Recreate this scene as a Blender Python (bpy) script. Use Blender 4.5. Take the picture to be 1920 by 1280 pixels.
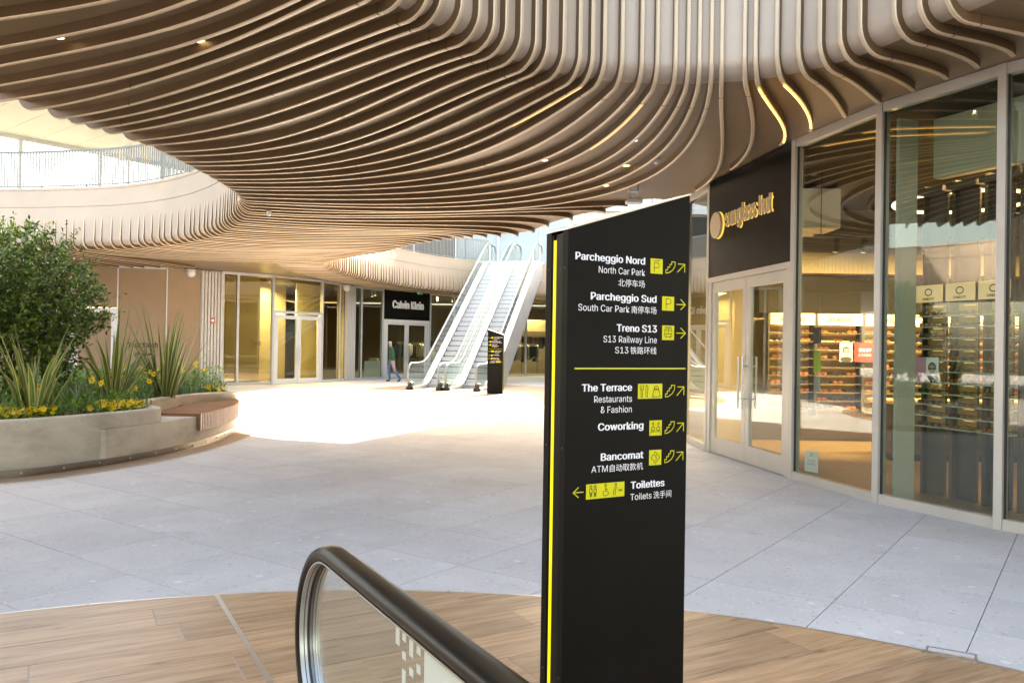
import bpy, bmesh, math, random
from mathutils import Vector, Matrix, noise
from mathutils.geometry import tessellate_polygon
random.seed(7)
R = math.radians
for o in list(bpy.data.objects):
    bpy.data.objects.remove(o, do_unlink=True)
scn = bpy.context.scene
COL = scn.collection

# ------------------------------------------------------------------ camera
EYE = Vector((0, 0, 1.6))
pitch, roll = R(0.40), R(0.90)
fwd = Vector((0, math.cos(pitch), math.sin(pitch)))
up0 = Vector((0, -math.sin(pitch), math.cos(pitch)))
rt0 = Vector((1, 0, 0))
rt = rt0 * math.cos(roll) + up0 * math.sin(roll)
up = up0 * math.cos(roll) - rt0 * math.sin(roll)
cam_data = bpy.data.cameras.new('camera')
cam_data.sensor_width = 36.0
cam_data.lens = 1520.0 / 1920.0 * 36.0
cam_data.clip_start = 0.05
cam_data.clip_end = 2000
cam = bpy.data.objects.new('camera', cam_data)
cam.matrix_world = Matrix(((rt.x, up.x, -fwd.x, EYE.x), (rt.y, up.y, -fwd.y, EYE.y),
                           (rt.z, up.z, -fwd.z, EYE.z), (0, 0, 0, 1)))
COL.objects.link(cam)
scn.camera = cam

# ------------------------------------------------------------------ sky, sun, exposure
SUN_AZ = math.atan2(0.385, 0.92)          # from +Y towards +X
SUN_EL = R(33)
world = bpy.data.worlds.new('World')
scn.world = world
world.use_nodes = True
wn = world.node_tree.nodes
sky = wn.new('ShaderNodeTexSky')
sky.sky_type = 'NISHITA'
sky.sun_disc = False
sky.sun_elevation = SUN_EL
sky.sun_rotation = SUN_AZ
sky.air_density = 1.0
sky.dust_density = 3.5
sky.ozone_density = 0.0
bg = wn['Background']
bg.inputs['Strength'].default_value = 0.15
world.node_tree.links.new(sky.outputs[0], bg.inputs['Color'])
sd = bpy.data.lights.new('sun', 'SUN')
sd.energy = 3.8
sd.angle = R(0.53)
sd.color = (1.0, 0.975, 0.945)
sun = bpy.data.objects.new('sun', sd)
sdir = Vector((math.sin(SUN_AZ) * math.cos(SUN_EL), math.cos(SUN_AZ) * math.cos(SUN_EL), math.sin(SUN_EL)))
sun.rotation_euler = (-sdir).to_track_quat('-Z', 'Y').to_euler()
sun.location = sdir * 60
COL.objects.link(sun)
scn.view_settings.view_transform = 'Standard'
scn.view_settings.look = 'None'
scn.view_settings.exposure = 3.15
scn.view_settings.use_white_balance = True
scn.view_settings.white_balance_temperature = 7900
scn.view_settings.white_balance_tint = 10
scn.view_settings.gamma = 1.0
scn.view_settings.use_curve_mapping = False
scn.render.engine = 'CYCLES'
cy = scn.cycles
cy.use_denoising = True
cy.max_bounces = 8
cy.diffuse_bounces = 5
cy.glossy_bounces = 4
cy.transmission_bounces = 6
cy.transparent_max_bounces = 24
cy.sample_clamp_indirect = 8.0
cy.caustics_reflective = False
cy.caustics_refractive = False

# ------------------------------------------------------------------ helpers: objects
def tag(o, label=None, cat=None, group=None, kind=None):
    if label: o['label'] = label
    if cat: o['category'] = cat
    if group: o['group'] = group
    if kind: o['kind'] = kind
    return o

def empty(name, loc=(0, 0, 0), rz=0.0, label=None, cat=None, group=None):
    o = bpy.data.objects.new(name, None)
    o.empty_display_size = 0.2
    COL.objects.link(o)
    o.location = loc
    o.rotation_euler = (0, 0, rz)
    return tag(o, label, cat, group)

def local_matrix(o):
    return Matrix.Translation(o.location) @ o.rotation_euler.to_matrix().to_4x4()

def link(name, me, m=None, parent=None, world=False):
    """one mesh object; world=True: the mesh is in world coordinates although it has a parent"""
    o = bpy.data.objects.new(name, me)
    if m is not None and not me.materials:
        for k in (m if isinstance(m, (list, tuple)) else [m]):
            me.materials.append(k)
    COL.objects.link(o)
    if parent is not None:
        o.parent = parent
        if world:
            p = parent; mat_ = Matrix.Identity(4)
            chain = []
            while p is not None:
                chain.append(p); p = p.parent
            for q in reversed(chain):
                mat_ = mat_ @ q.matrix_parent_inverse @ local_matrix(q)
            o.matrix_parent_inverse = mat_.inverted()
    return o

def copy_tree(o, parent=None):
    c = o.copy()
    COL.objects.link(c)
    c.parent = parent
    for ch in o.children:
        copy_tree(ch, c)
    return c

class MB:
    def __init__(s): s.v = []; s.f = []; s.mi = []; s.uv = []; s.cur = 0
    def add(s, vs, fs, uvs=None):
        b = len(s.v)
        s.v.extend([tuple(v) for v in vs])
        for i, f in enumerate(fs):
            s.f.append([b + k for k in f]); s.mi.append(s.cur)
            s.uv.append(uvs[i] if uvs else None)
        return s
    def box(s, x0, x1, y0, y1, z0, z1, M=None, bev=0.0):
        if bev > 0:
            return s.rbox(x0, x1, y0, y1, z0, z1, bev, M)
        vs = [Vector((x, y, z)) for z in (z0, z1) for y in (y0, y1) for x in (x0, x1)]
        if M is not None: vs = [M @ v for v in vs]
        return s.add(vs, [(0, 2, 3, 1), (4, 5, 7, 6), (0, 1, 5, 4), (2, 6, 7, 3), (0, 4, 6, 2), (1, 3, 7, 5)])
    def rbox(s, x0, x1, y0, y1, z0, z1, b, M=None):
        """box with chamfered vertical and top edges"""
        def ring(i, z): return [Vector(p + (z,)) for p in ((x0 + b, y0 + i), (x1 - b, y0 + i), (x1 - i, y0 + b), (x1 - i, y1 - b), (x1 - b, y1 - i), (x0 + b, y1 - i), (x0 + i, y1 - b), (x0 + i, y0 + b))]
        def rin(z): return [Vector(p + (z,)) for p in ((x0 + b, y0 + b), (x1 - b, y0 + b), (x1 - b, y0 + b), (x1 - b, y1 - b), (x1 - b, y1 - b), (x0 + b, y1 - b), (x0 + b, y1 - b), (x0 + b, y0 + b))]
        def ring2(z):
            c = b * 0.999
            return [Vector((min(max(v.x, x0 + c), x1 - c), min(max(v.y, y0 + c), y1 - c), z)) for v in ring(0, z)]
        rs = [ring(0, z0), ring(0, z1 - b), ring2(z1)]
        vs = [v for r in rs for v in r]
        if M is not None: vs = [M @ v for v in vs]
        fs = []
        for k in range(2):
            for i in range(8):
                j = (i + 1) % 8
                fs.append((k * 8 + i, k * 8 + j, k * 8 + 8 + j, k * 8 + 8 + i))
        fs.append(tuple(range(7, -1, -1))); fs.append(tuple(range(16, 24)))
        return s.add(vs, fs)
    def bar(s, a, b, w, h, upv=(0, 0, 1)):
        """rectangular bar from a to b, w across, h along upv"""
        a, b = Vector(a), Vector(b)
        t = (b - a).normalized(); u = Vector(upv)
        x = t.cross(u)
        if x.length < 1e-5: x = t.cross(Vector((1, 0, 0)))
        x.normalize(); y = x.cross(t)
        vs = []
        for p in (a, b):
            for sx, sy in ((-1, -1), (1, -1), (1, 1), (-1, 1)):
                vs.append(p + x * (sx * w / 2) + y * (sy * h / 2))
        return s.add(vs, [(3, 2, 1, 0), (4, 5, 6, 7), (0, 1, 5, 4), (1, 2, 6, 5), (2, 3, 7, 6), (3, 0, 4, 7)])
    def prism(s, poly, z0, z1, cap=True):
        n = len(poly)
        vs = [(p[0], p[1], z0) for p in poly] + [(p[0], p[1], z1) for p in poly]
        fs = [(i, (i + 1) % n, n + (i + 1) % n, n + i) for i in range(n)]
        if cap:
            tr = tessellate_polygon([[Vector((p[0], p[1], 0)) for p in poly]])
            fs += [tuple(n + k for k in t) for t in tr] + [tuple(reversed(t)) for t in tr]
        return s.add(vs, fs)
    def tube(s, path, r, n=8, caps=True):
        path = [Vector(p) for p in path]
        rr = r if isinstance(r, (list, tuple)) else [r] * len(path)
        rings = []
        prev = None
        for i, p in enumerate(path):
            t = (path[min(i + 1, len(path) - 1)] - path[max(i - 1, 0)]).normalized()
            if prev is None:
                x = t.cross(Vector((0, 0, 1)))
                if x.length < 1e-3: x = t.cross(Vector((1, 0, 0)))
            else:
                x = prev - t * prev.dot(t)
            x.normalize(); prev = x; y = t.cross(x)
            rings.append([p + (x * math.cos(2 * math.pi * k / n) + y * math.sin(2 * math.pi * k / n)) * rr[i] for k in range(n)])
        vs = [v for q in rings for v in q]
        fs = []
        for i in range(len(rings) - 1):
            for k in range(n):
                fs.append((i * n + k, i * n + (k + 1) % n, (i + 1) * n + (k + 1) % n, (i + 1) * n + k))
        if caps:
            fs.append(tuple(range(n - 1, -1, -1))); fs.append(tuple((len(rings) - 1) * n + k for k in range(n)))
        return s.add(vs, fs)
    def lathe(s, prof, n=20, c=(0, 0, 0), M=None):
        """prof: list of (r, z) from bottom to top"""
        vs, fs = [], []
        for r, z in prof:
            for k in range(n):
                a = 2 * math.pi * k / n
                vs.append(Vector((c[0] + r * math.cos(a), c[1] + r * math.sin(a), c[2] + z)))
        if M is not None: vs = [M @ v for v in vs]
        for i in range(len(prof) - 1):
            for k in range(n):
                fs.append((i * n + k, i * n + (k + 1) % n, (i + 1) * n + (k + 1) % n, (i + 1) * n + k))
        if prof[0][0] > 1e-6: fs.append(tuple(range(n - 1, -1, -1)))
        if prof[-1][0] > 1e-6: fs.append(tuple((len(prof) - 1) * n + k for k in range(n)))
        return s.add(vs, fs)
    def grid(s, rows, closed=False):
        n = len(rows[0]); vs = [v for r in rows for v in r]; fs = []
        for i in range(len(rows) - 1):
            for k in range(n if closed else n - 1):
                fs.append((i * n + k, i * n + (k + 1) % n, (i + 1) * n + (k + 1) % n, (i + 1) * n + k))
        return s.add(vs, fs)
    def mesh(s, name, smooth=False):
        me = bpy.data.meshes.new(name)
        me.from_pydata(s.v, [], s.f)
        if any(s.mi): me.polygons.foreach_set('material_index', s.mi)
        if any(u is not None for u in s.uv):
            ul = me.uv_layers.new(name='UVMap')
            k = 0
            for p, u in zip(me.polygons, s.uv):
                for j, li in enumerate(p.loop_indices):
                    ul.data[li].uv = u[j] if u else (0, 0)
        if smooth: me.polygons.foreach_set('use_smooth', [True] * len(me.polygons))
        me.update()
        return me
    def build(s, name, m, parent=None, world=False, smooth=False):
        return link(name, s.mesh(name, smooth), m, parent, world)

def smooth_by_angle(o, ang=40):
    me = o.data
    me.polygons.foreach_set('use_smooth', [True] * len(me.polygons))
    bm = bmesh.new(); bm.from_mesh(me)
    for e in bm.edges:
        e.smooth = not (len(e.link_faces) == 2 and e.calc_face_angle(0) > R(ang))
    bm.to_mesh(me); bm.free()

def catmull(pts, per=12, closed=False):
    n = len(pts); out = []
    P = [Vector(p) for p in pts]
    for i in range(n if closed else n - 1):
        p0 = P[(i - 1) % n] if closed or i > 0 else P[0] * 2 - P[1]
        p1 = P[i]; p2 = P[(i + 1) % n]
        p3 = P[(i + 2) % n] if closed or i + 2 < n else p2 * 2 - p1
        for k in range(per):
            t = k / per
            out.append(0.5 * ((2 * p1) + (p2 - p0) * t + (2 * p0 - 5 * p1 + 4 * p2 - p3) * t * t + (3 * p1 - p0 - 3 * p2 + p3) * t ** 3))
    if not closed: out.append(P[-1].copy())
    return out

def resample(pts, step, closed=False):
    P = list(pts) + ([pts[0]] if closed else [])
    out = [P[0].copy()]; acc = 0.0
    L = sum((P[i + 1] - P[i]).length for i in range(len(P) - 1))
    n = max(1, round(L / step)); st = L / n; target = st
    d = 0.0
    for i in range(len(P) - 1):
        seg = (P[i + 1] - P[i]).length
        while d + seg >= target - 1e-9 and len(out) < n + (0 if closed else 1):
            out.append(P[i].lerp(P[i + 1], (target - d) / max(seg, 1e-9))); target += st
        d += seg
    if closed: out = out[:n]
    return out

# ------------------------------------------------------------------ helpers: materials
def principled(name):
    m = bpy.data.materials.new(name); m.use_nodes = True
    return m, m.node_tree.nodes, m.node_tree.links, m.node_tree.nodes['Principled BSDF']

def mat(name, col, rough=0.5, metal=0.0, nscale=0.0, namt=0.0, bump=0.0, bscale=60.0, rand=0.0, emis=None, estr=0.0, spec=None, rvar=0.0, coat=0.0):
    m, N, L, p = principled(name)
    p.inputs['Base Color'].default_value = (*col, 1)
    p.inputs['Roughness'].default_value = rough
    p.inputs['Metallic'].default_value = metal
    if spec is not None: p.inputs['Specular IOR Level'].default_value = spec
    if coat: p.inputs['Coat Weight'].default_value = coat
    if emis:
        p.inputs['Emission Color'].default_value = (*emis, 1); p.inputs['Emission Strength'].default_value = estr
        m.cycles.emission_sampling = 'NONE'
    if namt or bump or rvar:
        tc = N.new('ShaderNodeTexCoord')
    if namt or rand:
        mul = N.new('ShaderNodeMix'); mul.data_type = 'RGBA'; mul.blend_type = 'MULTIPLY'; mul.inputs[0].default_value = 1.0
        mul.inputs[6].default_value = (*col, 1)
        val = None
        if namt:
            nz = N.new('ShaderNodeTexNoise'); nz.inputs['Scale'].default_value = nscale; nz.inputs['Detail'].default_value = 5
            L.new(tc.outputs['Object'], nz.inputs['Vector'])
            mr = N.new('ShaderNodeMapRange'); mr.inputs[1].default_value = 0.3; mr.inputs[2].default_value = 0.7
            mr.inputs[3].default_value = 1 - namt; mr.inputs[4].default_value = 1 + namt * 0.4
            L.new(nz.outputs[0], mr.inputs[0]); val = mr.outputs[0]
        if rand:
            oi = N.new('ShaderNodeObjectInfo'); mr2 = N.new('ShaderNodeMapRange')
            mr2.inputs[3].default_value = 1 - rand; mr2.inputs[4].default_value = 1 + rand * 0.5
            L.new(oi.outputs['Random'], mr2.inputs[0])
            if val is None: val = mr2.outputs[0]
            else:
                mm = N.new('ShaderNodeMath'); mm.operation = 'MULTIPLY'; L.new(val, mm.inputs[0]); L.new(mr2.outputs[0], mm.inputs[1]); val = mm.outputs[0]
        L.new(val, mul.inputs[7]); L.new(mul.outputs[2], p.inputs['Base Color'])
    if rvar:
        n2 = N.new('ShaderNodeTexNoise'); n2.inputs['Scale'].default_value = max(nscale, 1) * 1.7
        L.new(tc.outputs['Object'], n2.inputs['Vector'])
        m3 = N.new('ShaderNodeMapRange'); m3.inputs[3].default_value = rough - rvar; m3.inputs[4].default_value = rough + rvar
        L.new(n2.outputs[0], m3.inputs[0]); L.new(m3.outputs[0], p.inputs['Roughness'])
    if bump:
        n3 = N.new('ShaderNodeTexNoise'); n3.inputs['Scale'].default_value = bscale; n3.inputs['Detail'].default_value = 4
        L.new(tc.outputs['Object'], n3.inputs['Vector'])
        b = N.new('ShaderNodeBump'); b.inputs['Strength'].default_value = bump; b.inputs['Distance'].default_value = 0.01
        L.new(n3.outputs[0], b.inputs['Height']); L.new(b.outputs[0], p.inputs['Normal'])
    return m

def glass_mat(name, tint, ior=1.5, rough=0.0):
    m = bpy.data.materials.new(name); m.use_nodes = True
    N, L = m.node_tree.nodes, m.node_tree.links
    N.remove(N['Principled BSDF'])
    tr = N.new('ShaderNodeBsdfTransparent'); tr.inputs[0].default_value = (*tint, 1)
    gl = N.new('ShaderNodeBsdfGlossy'); gl.inputs['Roughness'].default_value = rough
    # Schlick reflectance, the same from both sides of the pane
    lw = N.new('ShaderNodeLayerWeight'); lw.inputs[0].default_value = 0.5
    pw = N.new('ShaderNodeMath'); pw.operation = 'POWER'; pw.inputs[1].default_value = 4.0; L.new(lw.outputs['Facing'], pw.inputs[0])
    r0 = ((ior - 1) / (ior + 1)) ** 2
    fr = N.new('ShaderNodeMath'); fr.operation = 'MULTIPLY_ADD'; fr.inputs[1].default_value = 1 - r0; fr.inputs[2].default_value = r0; L.new(pw.outputs[0], fr.inputs[0])
    mx = N.new('ShaderNodeMixShader')
    L.new(fr.outputs[0], mx.inputs[0]); L.new(tr.outputs[0], mx.inputs[1]); L.new(gl.outputs[0], mx.inputs[2])
    L.new(mx.outputs[0], N['Material Output'].inputs[0])
    return m

def ramp(N, stops):
    r = N.new('ShaderNodeValToRGB'); e = r.color_ramp.elements
    e[0].position, e[0].color = stops[0][0], (*stops[0][1], 1)
    e[1].position, e[1].color = stops[1][0], (*stops[1][1], 1)
    for p, c in stops[2:]:
        k = e.new(p); k.color = (*c, 1)
    return r

def rand_coords(N, L, scale=30.0):
    """object coordinates shifted by a random vector for each object"""
    tc = N.new('ShaderNodeTexCoord'); oi = N.new('ShaderNodeObjectInfo')
    cmb = N.new('ShaderNodeCombineXYZ')
    for k, f in enumerate((scale, scale * 1.7, scale * 0.6)):
        mm = N.new('ShaderNodeMath'); mm.operation = 'MULTIPLY'; mm.inputs[1].default_value = f
        L.new(oi.outputs['Random'], mm.inputs[0]); L.new(mm.outputs[0], cmb.inputs[k])
    add = N.new('ShaderNodeVectorMath'); L.new(tc.outputs['Object'], add.inputs[0]); L.new(cmb.outputs[0], add.inputs[1])
    return add.outputs[0], oi.outputs['Random']

def terrazzo_mat():
    m, N, L, p = principled('terrazzo')
    v, rnd = rand_coords(N, L)
    def chips(scale, lo, thr):
        # a stone chip shows where its own cell's random value passes a threshold and the point is near the cell's centre
        vo = N.new('ShaderNodeTexVoronoi'); vo.inputs['Scale'].default_value = scale; L.new(v, vo.inputs['Vector'])
        mr = N.new('ShaderNodeMapRange'); mr.inputs[1].default_value = 0.36; mr.inputs[2].default_value = 0.30
        L.new(vo.outputs['Distance'], mr.inputs[0])
        sp = N.new('ShaderNodeSeparateColor'); L.new(vo.outputs['Color'], sp.inputs[0])
        gt = N.new('ShaderNodeMath'); gt.operation = 'GREATER_THAN'; gt.inputs[1].default_value = thr; L.new(sp.outputs[0], gt.inputs[0])
        mm = N.new('ShaderNodeMath'); mm.operation = 'MULTIPLY'; L.new(mr.outputs[0], mm.inputs[0]); L.new(gt.outputs[0], mm.inputs[1])
        return mm.outputs[0]
    nz = N.new('ShaderNodeTexNoise'); nz.inputs['Scale'].default_value = 2.2; nz.inputs['Detail'].default_value = 8; L.new(v, nz.inputs['Vector'])
    base = ramp(N, [(0.3, (0.60, 0.59, 0.575)), (0.7, (0.67, 0.66, 0.645))]); L.new(nz.outputs[0], base.inputs[0])
    def mixc(fac, a, col):
        mx = N.new('ShaderNodeMix'); mx.data_type = 'RGBA'; L.new(fac, mx.inputs[0]); L.new(a, mx.inputs[6]); mx.inputs[7].default_value = (*col, 1)
        return mx.outputs[2]
    c = mixc(chips(34, 0, 0.72), base.outputs[0], (0.72, 0.715, 0.70))
    c = mixc(chips(27, 0, 0.92), c, (0.50, 0.51, 0.52))
    c = mixc(chips(19, 0, 0.94), c, (0.58, 0.53, 0.49))
    c = mixc(chips(12, 0, 0.965), c, (0.75, 0.745, 0.73))
    mr = N.new('ShaderNodeMapRange'); mr.inputs[3].default_value = 0.945; mr.inputs[4].default_value = 1.03; L.new(rnd, mr.inputs[0])
    # large soft dirt and a few scuffs, in world space
    ge = N.new('ShaderNodeNewGeometry'); nd = N.new('ShaderNodeTexNoise'); nd.inputs['Scale'].default_value = 0.45; nd.inputs['Detail'].default_value = 7
    L.new(ge.outputs['Position'], nd.inputs['Vector'])
    md = N.new('ShaderNodeMapRange'); md.inputs[1].default_value = 0.35; md.inputs[2].default_value = 0.7; md.inputs[3].default_value = 0.88; md.inputs[4].default_value = 1.03
    L.new(nd.outputs[0], md.inputs[0])
    ns = N.new('ShaderNodeTexNoise'); ns.inputs['Scale'].default_value = 2.6; ns.inputs['Detail'].default_value = 6; ns.inputs['Distortion'].default_value = 1.2
    L.new(ge.outputs['Position'], ns.inputs['Vector'])
    ms = N.new('ShaderNodeMapRange'); ms.inputs[1].default_value = 0.64; ms.inputs[2].default_value = 0.74; ms.inputs[3].default_value = 1.0; ms.inputs[4].default_value = 0.84
    L.new(ns.outputs[0], ms.inputs[0])
    m0 = N.new('ShaderNodeMath'); m0.operation = 'MULTIPLY'; L.new(md.outputs[0], m0.inputs[0]); L.new(ms.outputs[0], m0.inputs[1])
    mm = N.new('ShaderNodeMath'); mm.operation = 'MULTIPLY'; L.new(mr.outputs[0], mm.inputs[0]); L.new(m0.outputs[0], mm.inputs[1])
    mu = N.new('ShaderNodeMix'); mu.data_type = 'RGBA'; mu.blend_type = 'MULTIPLY'; mu.inputs[0].default_value = 1; L.new(c, mu.inputs[6]); L.new(mm.outputs[0], mu.inputs[7])
    L.new(mu.outputs[2], p.inputs['Base Color'])
    p.inputs['Roughness'].default_value = 0.5
    p.inputs['Specular IOR Level'].default_value = 0.07
    r2 = N.new('ShaderNodeMapRange'); r2.inputs[3].default_value = 0.6; r2.inputs[4].default_value = 0.9; L.new(nd.outputs[0], r2.inputs[0]); L.new(r2.outputs[0], p.inputs['Roughness'])
    return m

def wood_mat(name, stops, rough=0.45, scale=(1.2, 14, 14), per_obj=True, rot=0.0, planks=None):
    m, N, L, p = principled(name)
    if per_obj:
        v, rnd = rand_coords(N, L)
    else:
        tc = N.new('ShaderNodeTexCoord'); v = tc.outputs['Object']; rnd = None
    mp = N.new('ShaderNodeMapping'); mp.inputs['Scale'].default_value = scale; mp.inputs['Rotation'].default_value = (0, 0, rot)
    if rot:
        m0 = N.new('ShaderNodeMapping'); m0.inputs['Rotation'].default_value = (0, 0, rot); L.new(v, m0.inputs['Vector']); v = m0.outputs[0]
        mp.inputs['Rotation'].default_value = (0, 0, 0)
    L.new(v, mp.inputs['Vector'])
    nz = N.new('ShaderNodeTexNoise'); nz.inputs['Scale'].default_value = 1.6; nz.inputs['Detail'].default_value = 9; nz.inputs['Roughness'].default_value = 0.62; nz.inputs['Distortion'].default_value = 0.7
    L.new(mp.outputs[0], nz.inputs['Vector'])
    rp = ramp(N, stops); L.new(nz.outputs[0], rp.inputs[0])
    c = rp.outputs[0]
    # knots
    mk = N.new('ShaderNodeMapping'); mk.inputs['Scale'].default_value = (1.0, 3.2, 1); L.new(v, mk.inputs['Vector'])
    vo = N.new('ShaderNodeTexVoronoi'); vo.inputs['Scale'].default_value = 1.9; L.new(mk.outputs[0], vo.inputs['Vector'])
    mr = N.new('ShaderNodeMapRange'); mr.inputs[1].default_value = 0.02; mr.inputs[2].default_value = 0.12; mr.inputs[3].default_value = 0.45; mr.inputs[4].default_value = 1.0
    L.new(vo.outputs['Distance'], mr.inputs[0])
    mu = N.new('ShaderNodeMix'); mu.data_type = 'RGBA'; mu.blend_type = 'MULTIPLY'; mu.inputs[0].default_value = 1; L.new(c, mu.inputs[6])
    val = mr.outputs[0]
    if rnd is not None:
        m2 = N.new('ShaderNodeMapRange'); m2.inputs[3].default_value = 0.80; m2.inputs[4].default_value = 1.16; L.new(rnd, m2.inputs[0])
        mm = N.new('ShaderNodeMath'); mm.operation = 'MULTIPLY'; L.new(val, mm.inputs[0]); L.new(m2.outputs[0], mm.inputs[1]); val = mm.outputs[0]
    L.new(val, mu.inputs[7]); c = mu.outputs[2]
    if planks:
        br = N.new('ShaderNodeTexBrick'); br.inputs['Scale'].default_value = 1.0; br.inputs['Brick Width'].default_value = planks[0]; br.inputs['Row Height'].default_value = planks[1]
        br.inputs['Mortar Size'].default_value = 0.006; br.inputs['Color1'].default_value = (1, 1, 1, 1); br.inputs['Color2'].default_value = (0.85, 0.85, 0.85, 1); br.inputs['Mortar'].default_value = (0.75, 0.75, 0.75, 1)
        L.new(v, br.inputs['Vector'])
        m5 = N.new('ShaderNodeMix'); m5.data_type = 'RGBA'; m5.blend_type = 'MULTIPLY'; m5.inputs[0].default_value = 1; L.new(c, m5.inputs[6]); L.new(br.outputs[0], m5.inputs[7]); c = m5.outputs[2]
    L.new(c, p.inputs['Base Color'])
    p.inputs['Roughness'].default_value = rough
    bp = N.new('ShaderNodeBump'); bp.inputs['Strength'].default_value = 0.15; bp.inputs['Distance'].default_value = 0.004
    L.new(nz.outputs[0], bp.inputs['Height']); L.new(bp.outputs[0], p.inputs['Normal'])
    return m

def concrete_mat():
    m, N, L, p = principled('board_marked_concrete')
    tc = N.new('ShaderNodeTexCoord')
    n1 = N.new('ShaderNodeTexNoise'); n1.inputs['Scale'].default_value = 1.6; n1.inputs['Detail'].default_value = 9; n1.inputs['Roughness'].default_value = 0.65
    mp = N.new('ShaderNodeMapping'); mp.inputs['Scale'].default_value = (1, 1, 2.2); L.new(tc.outputs['Object'], mp.inputs['Vector']); L.new(mp.outputs[0], n1.inputs['Vector'])
    rp = ramp(N, [(0.28, (0.40, 0.345, 0.27)), (0.5, (0.57, 0.505, 0.41)), (0.72, (0.67, 0.61, 0.51))]); L.new(n1.outputs[0], rp.inputs[0])
    n2 = N.new('ShaderNodeTexNoise'); n2.inputs['Scale'].default_value = 90; n2.inputs['Detail'].default_value = 3; L.new(tc.outputs['Object'], n2.inputs['Vector'])
    mr = N.new('ShaderNodeMapRange'); mr.inputs[1].default_value = 0.62; mr.inputs[2].default_value = 0.72; mr.inputs[3].default_value = 1.0; mr.inputs[4].default_value = 0.62; L.new(n2.outputs[0], mr.inputs[0])
    mu = N.new('ShaderNodeMix'); mu.data_type = 'RGBA'; mu.blend_type = 'MULTIPLY'; mu.inputs[0].default_value = 1; L.new(rp.outputs[0], mu.inputs[6]); L.new(mr.outputs[0], mu.inputs[7])
    L.new(mu.outputs[2], p.inputs['Base Color']); p.inputs['Roughness'].default_value = 0.85
    b = N.new('ShaderNodeBump'); b.inputs['Strength'].default_value = 0.35; b.inputs['Distance'].default_value = 0.008; L.new(n2.outputs[0], b.inputs['Height']); L.new(b.outputs[0], p.inputs['Normal'])
    return m

def leaf_mat(name, a, b, rough=0.4, trans=0.25):
    m, N, L, p = principled(name)
    ge = N.new('ShaderNodeNewGeometry')
    rp = ramp(N, [(0.0, a), (1.0, b)]); L.new(ge.outputs['Random Per Island'], rp.inputs[0])
    L.new(rp.outputs[0], p.inputs['Base Color']); p.inputs['Roughness'].default_value = rough
    tl = N.new('ShaderNodeBsdfTranslucent'); L.new(rp.outputs[0], tl.inputs[0])
    mx = N.new('ShaderNodeMixShader'); mx.inputs[0].default_value = trans
    L.new(p.outputs[0], mx.inputs[1]); L.new(tl.outputs[0], mx.inputs[2]); L.new(mx.outputs[0], N['Material Output'].inputs[0])
    return m

def blade_mat():
    """sword leaf: green middle, cream margins across its width (u)"""
    m, N, L, p = principled('variegated_blade')
    uv = N.new('ShaderNodeUVMap'); sx = N.new('ShaderNodeSeparateXYZ'); L.new(uv.outputs[0], sx.inputs[0])
    rp = ramp(N, [(0.0, (0.56, 0.52, 0.18)), (0.16, (0.46, 0.46, 0.14)), (0.26, (0.09, 0.16, 0.03)), (0.5, (0.17, 0.25, 0.07)), (0.74, (0.08, 0.15, 0.03)), (0.84, (0.48, 0.47, 0.14)), (1.0, (0.56, 0.52, 0.18))])
    L.new(sx.outputs[0], rp.inputs[0])
    oi = N.new('ShaderNodeObjectInfo'); mr = N.new('ShaderNodeMapRange'); mr.inputs[3].default_value = 0.55; mr.inputs[4].default_value = 1.1; L.new(oi.outputs['Random'], mr.inputs[0])
    mu = N.new('ShaderNodeMix'); mu.data_type = 'RGBA'; mu.blend_type = 'MULTIPLY'; mu.inputs[0].default_value = 1; L.new(rp.outputs[0], mu.inputs[6]); L.new(mr.outputs[0], mu.inputs[7])
    L.new(mu.outputs[2], p.inputs['Base Color']); p.inputs['Roughness'].default_value = 0.4
    tl = N.new('ShaderNodeBsdfTranslucent'); L.new(mu.outputs[2], tl.inputs[0])
    mx = N.new('ShaderNodeMixShader'); mx.inputs[0].default_value = 0.25
    L.new(p.outputs[0], mx.inputs[1]); L.new(tl.outputs[0], mx.inputs[2]); L.new(mx.outputs[0], N['Material Output'].inputs[0])
    return m

M = {}
M['terrazzo'] = terrazzo_mat()
M['grout'] = mat('grout', (0.33, 0.32, 0.31), 0.9)
M['oak'] = wood_mat('oak_porcelain', [(0.28, (0.22, 0.13, 0.066)), (0.42, (0.38, 0.235, 0.13)), (0.58, (0.49, 0.315, 0.18)), (0.75, (0.58, 0.405, 0.255))], 0.42)
M['oak_far'] = wood_mat('oak_porcelain_laid', [(0.25, (0.25, 0.165, 0.10)), (0.5, (0.40, 0.29, 0.20)), (0.8, (0.5, 0.38, 0.27))], 0.45, per_obj=False, rot=-0.51, planks=(1.6, 0.32))
M['plank_grout'] = mat('plank_grout', (0.46, 0.42, 0.38), 0.9)
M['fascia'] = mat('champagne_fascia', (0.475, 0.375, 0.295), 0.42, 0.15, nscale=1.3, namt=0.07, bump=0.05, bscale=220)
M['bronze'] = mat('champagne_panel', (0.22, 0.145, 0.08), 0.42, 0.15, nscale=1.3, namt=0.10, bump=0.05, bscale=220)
M['slat_side_shade'] = mat('bronze_side_shade', (0.14, 0.082, 0.038), 0.45, 0.15, nscale=2.0, namt=0.1, bump=0.04, bscale=200, rand=0.05)  # darker copy of the slat finish, painting shade onto its sides
M['bronze_slat'] = mat('champagne_slat_lit', (0.61, 0.465, 0.32), 0.38, 0.15, nscale=2.0, namt=0.08, bump=0.04, bscale=200, rand=0.05)  # paler copy of the finish for the lit outer faces
M['concrete'] = concrete_mat()
M['trim'] = mat('brushed_trim', (0.62, 0.62, 0.60), 0.32, 0.9, nscale=5, namt=0.1, rvar=0.1)
M['frame'] = mat('champagne_frame', (0.60, 0.56, 0.50), 0.38, 0.3, nscale=3, namt=0.06)
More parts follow.
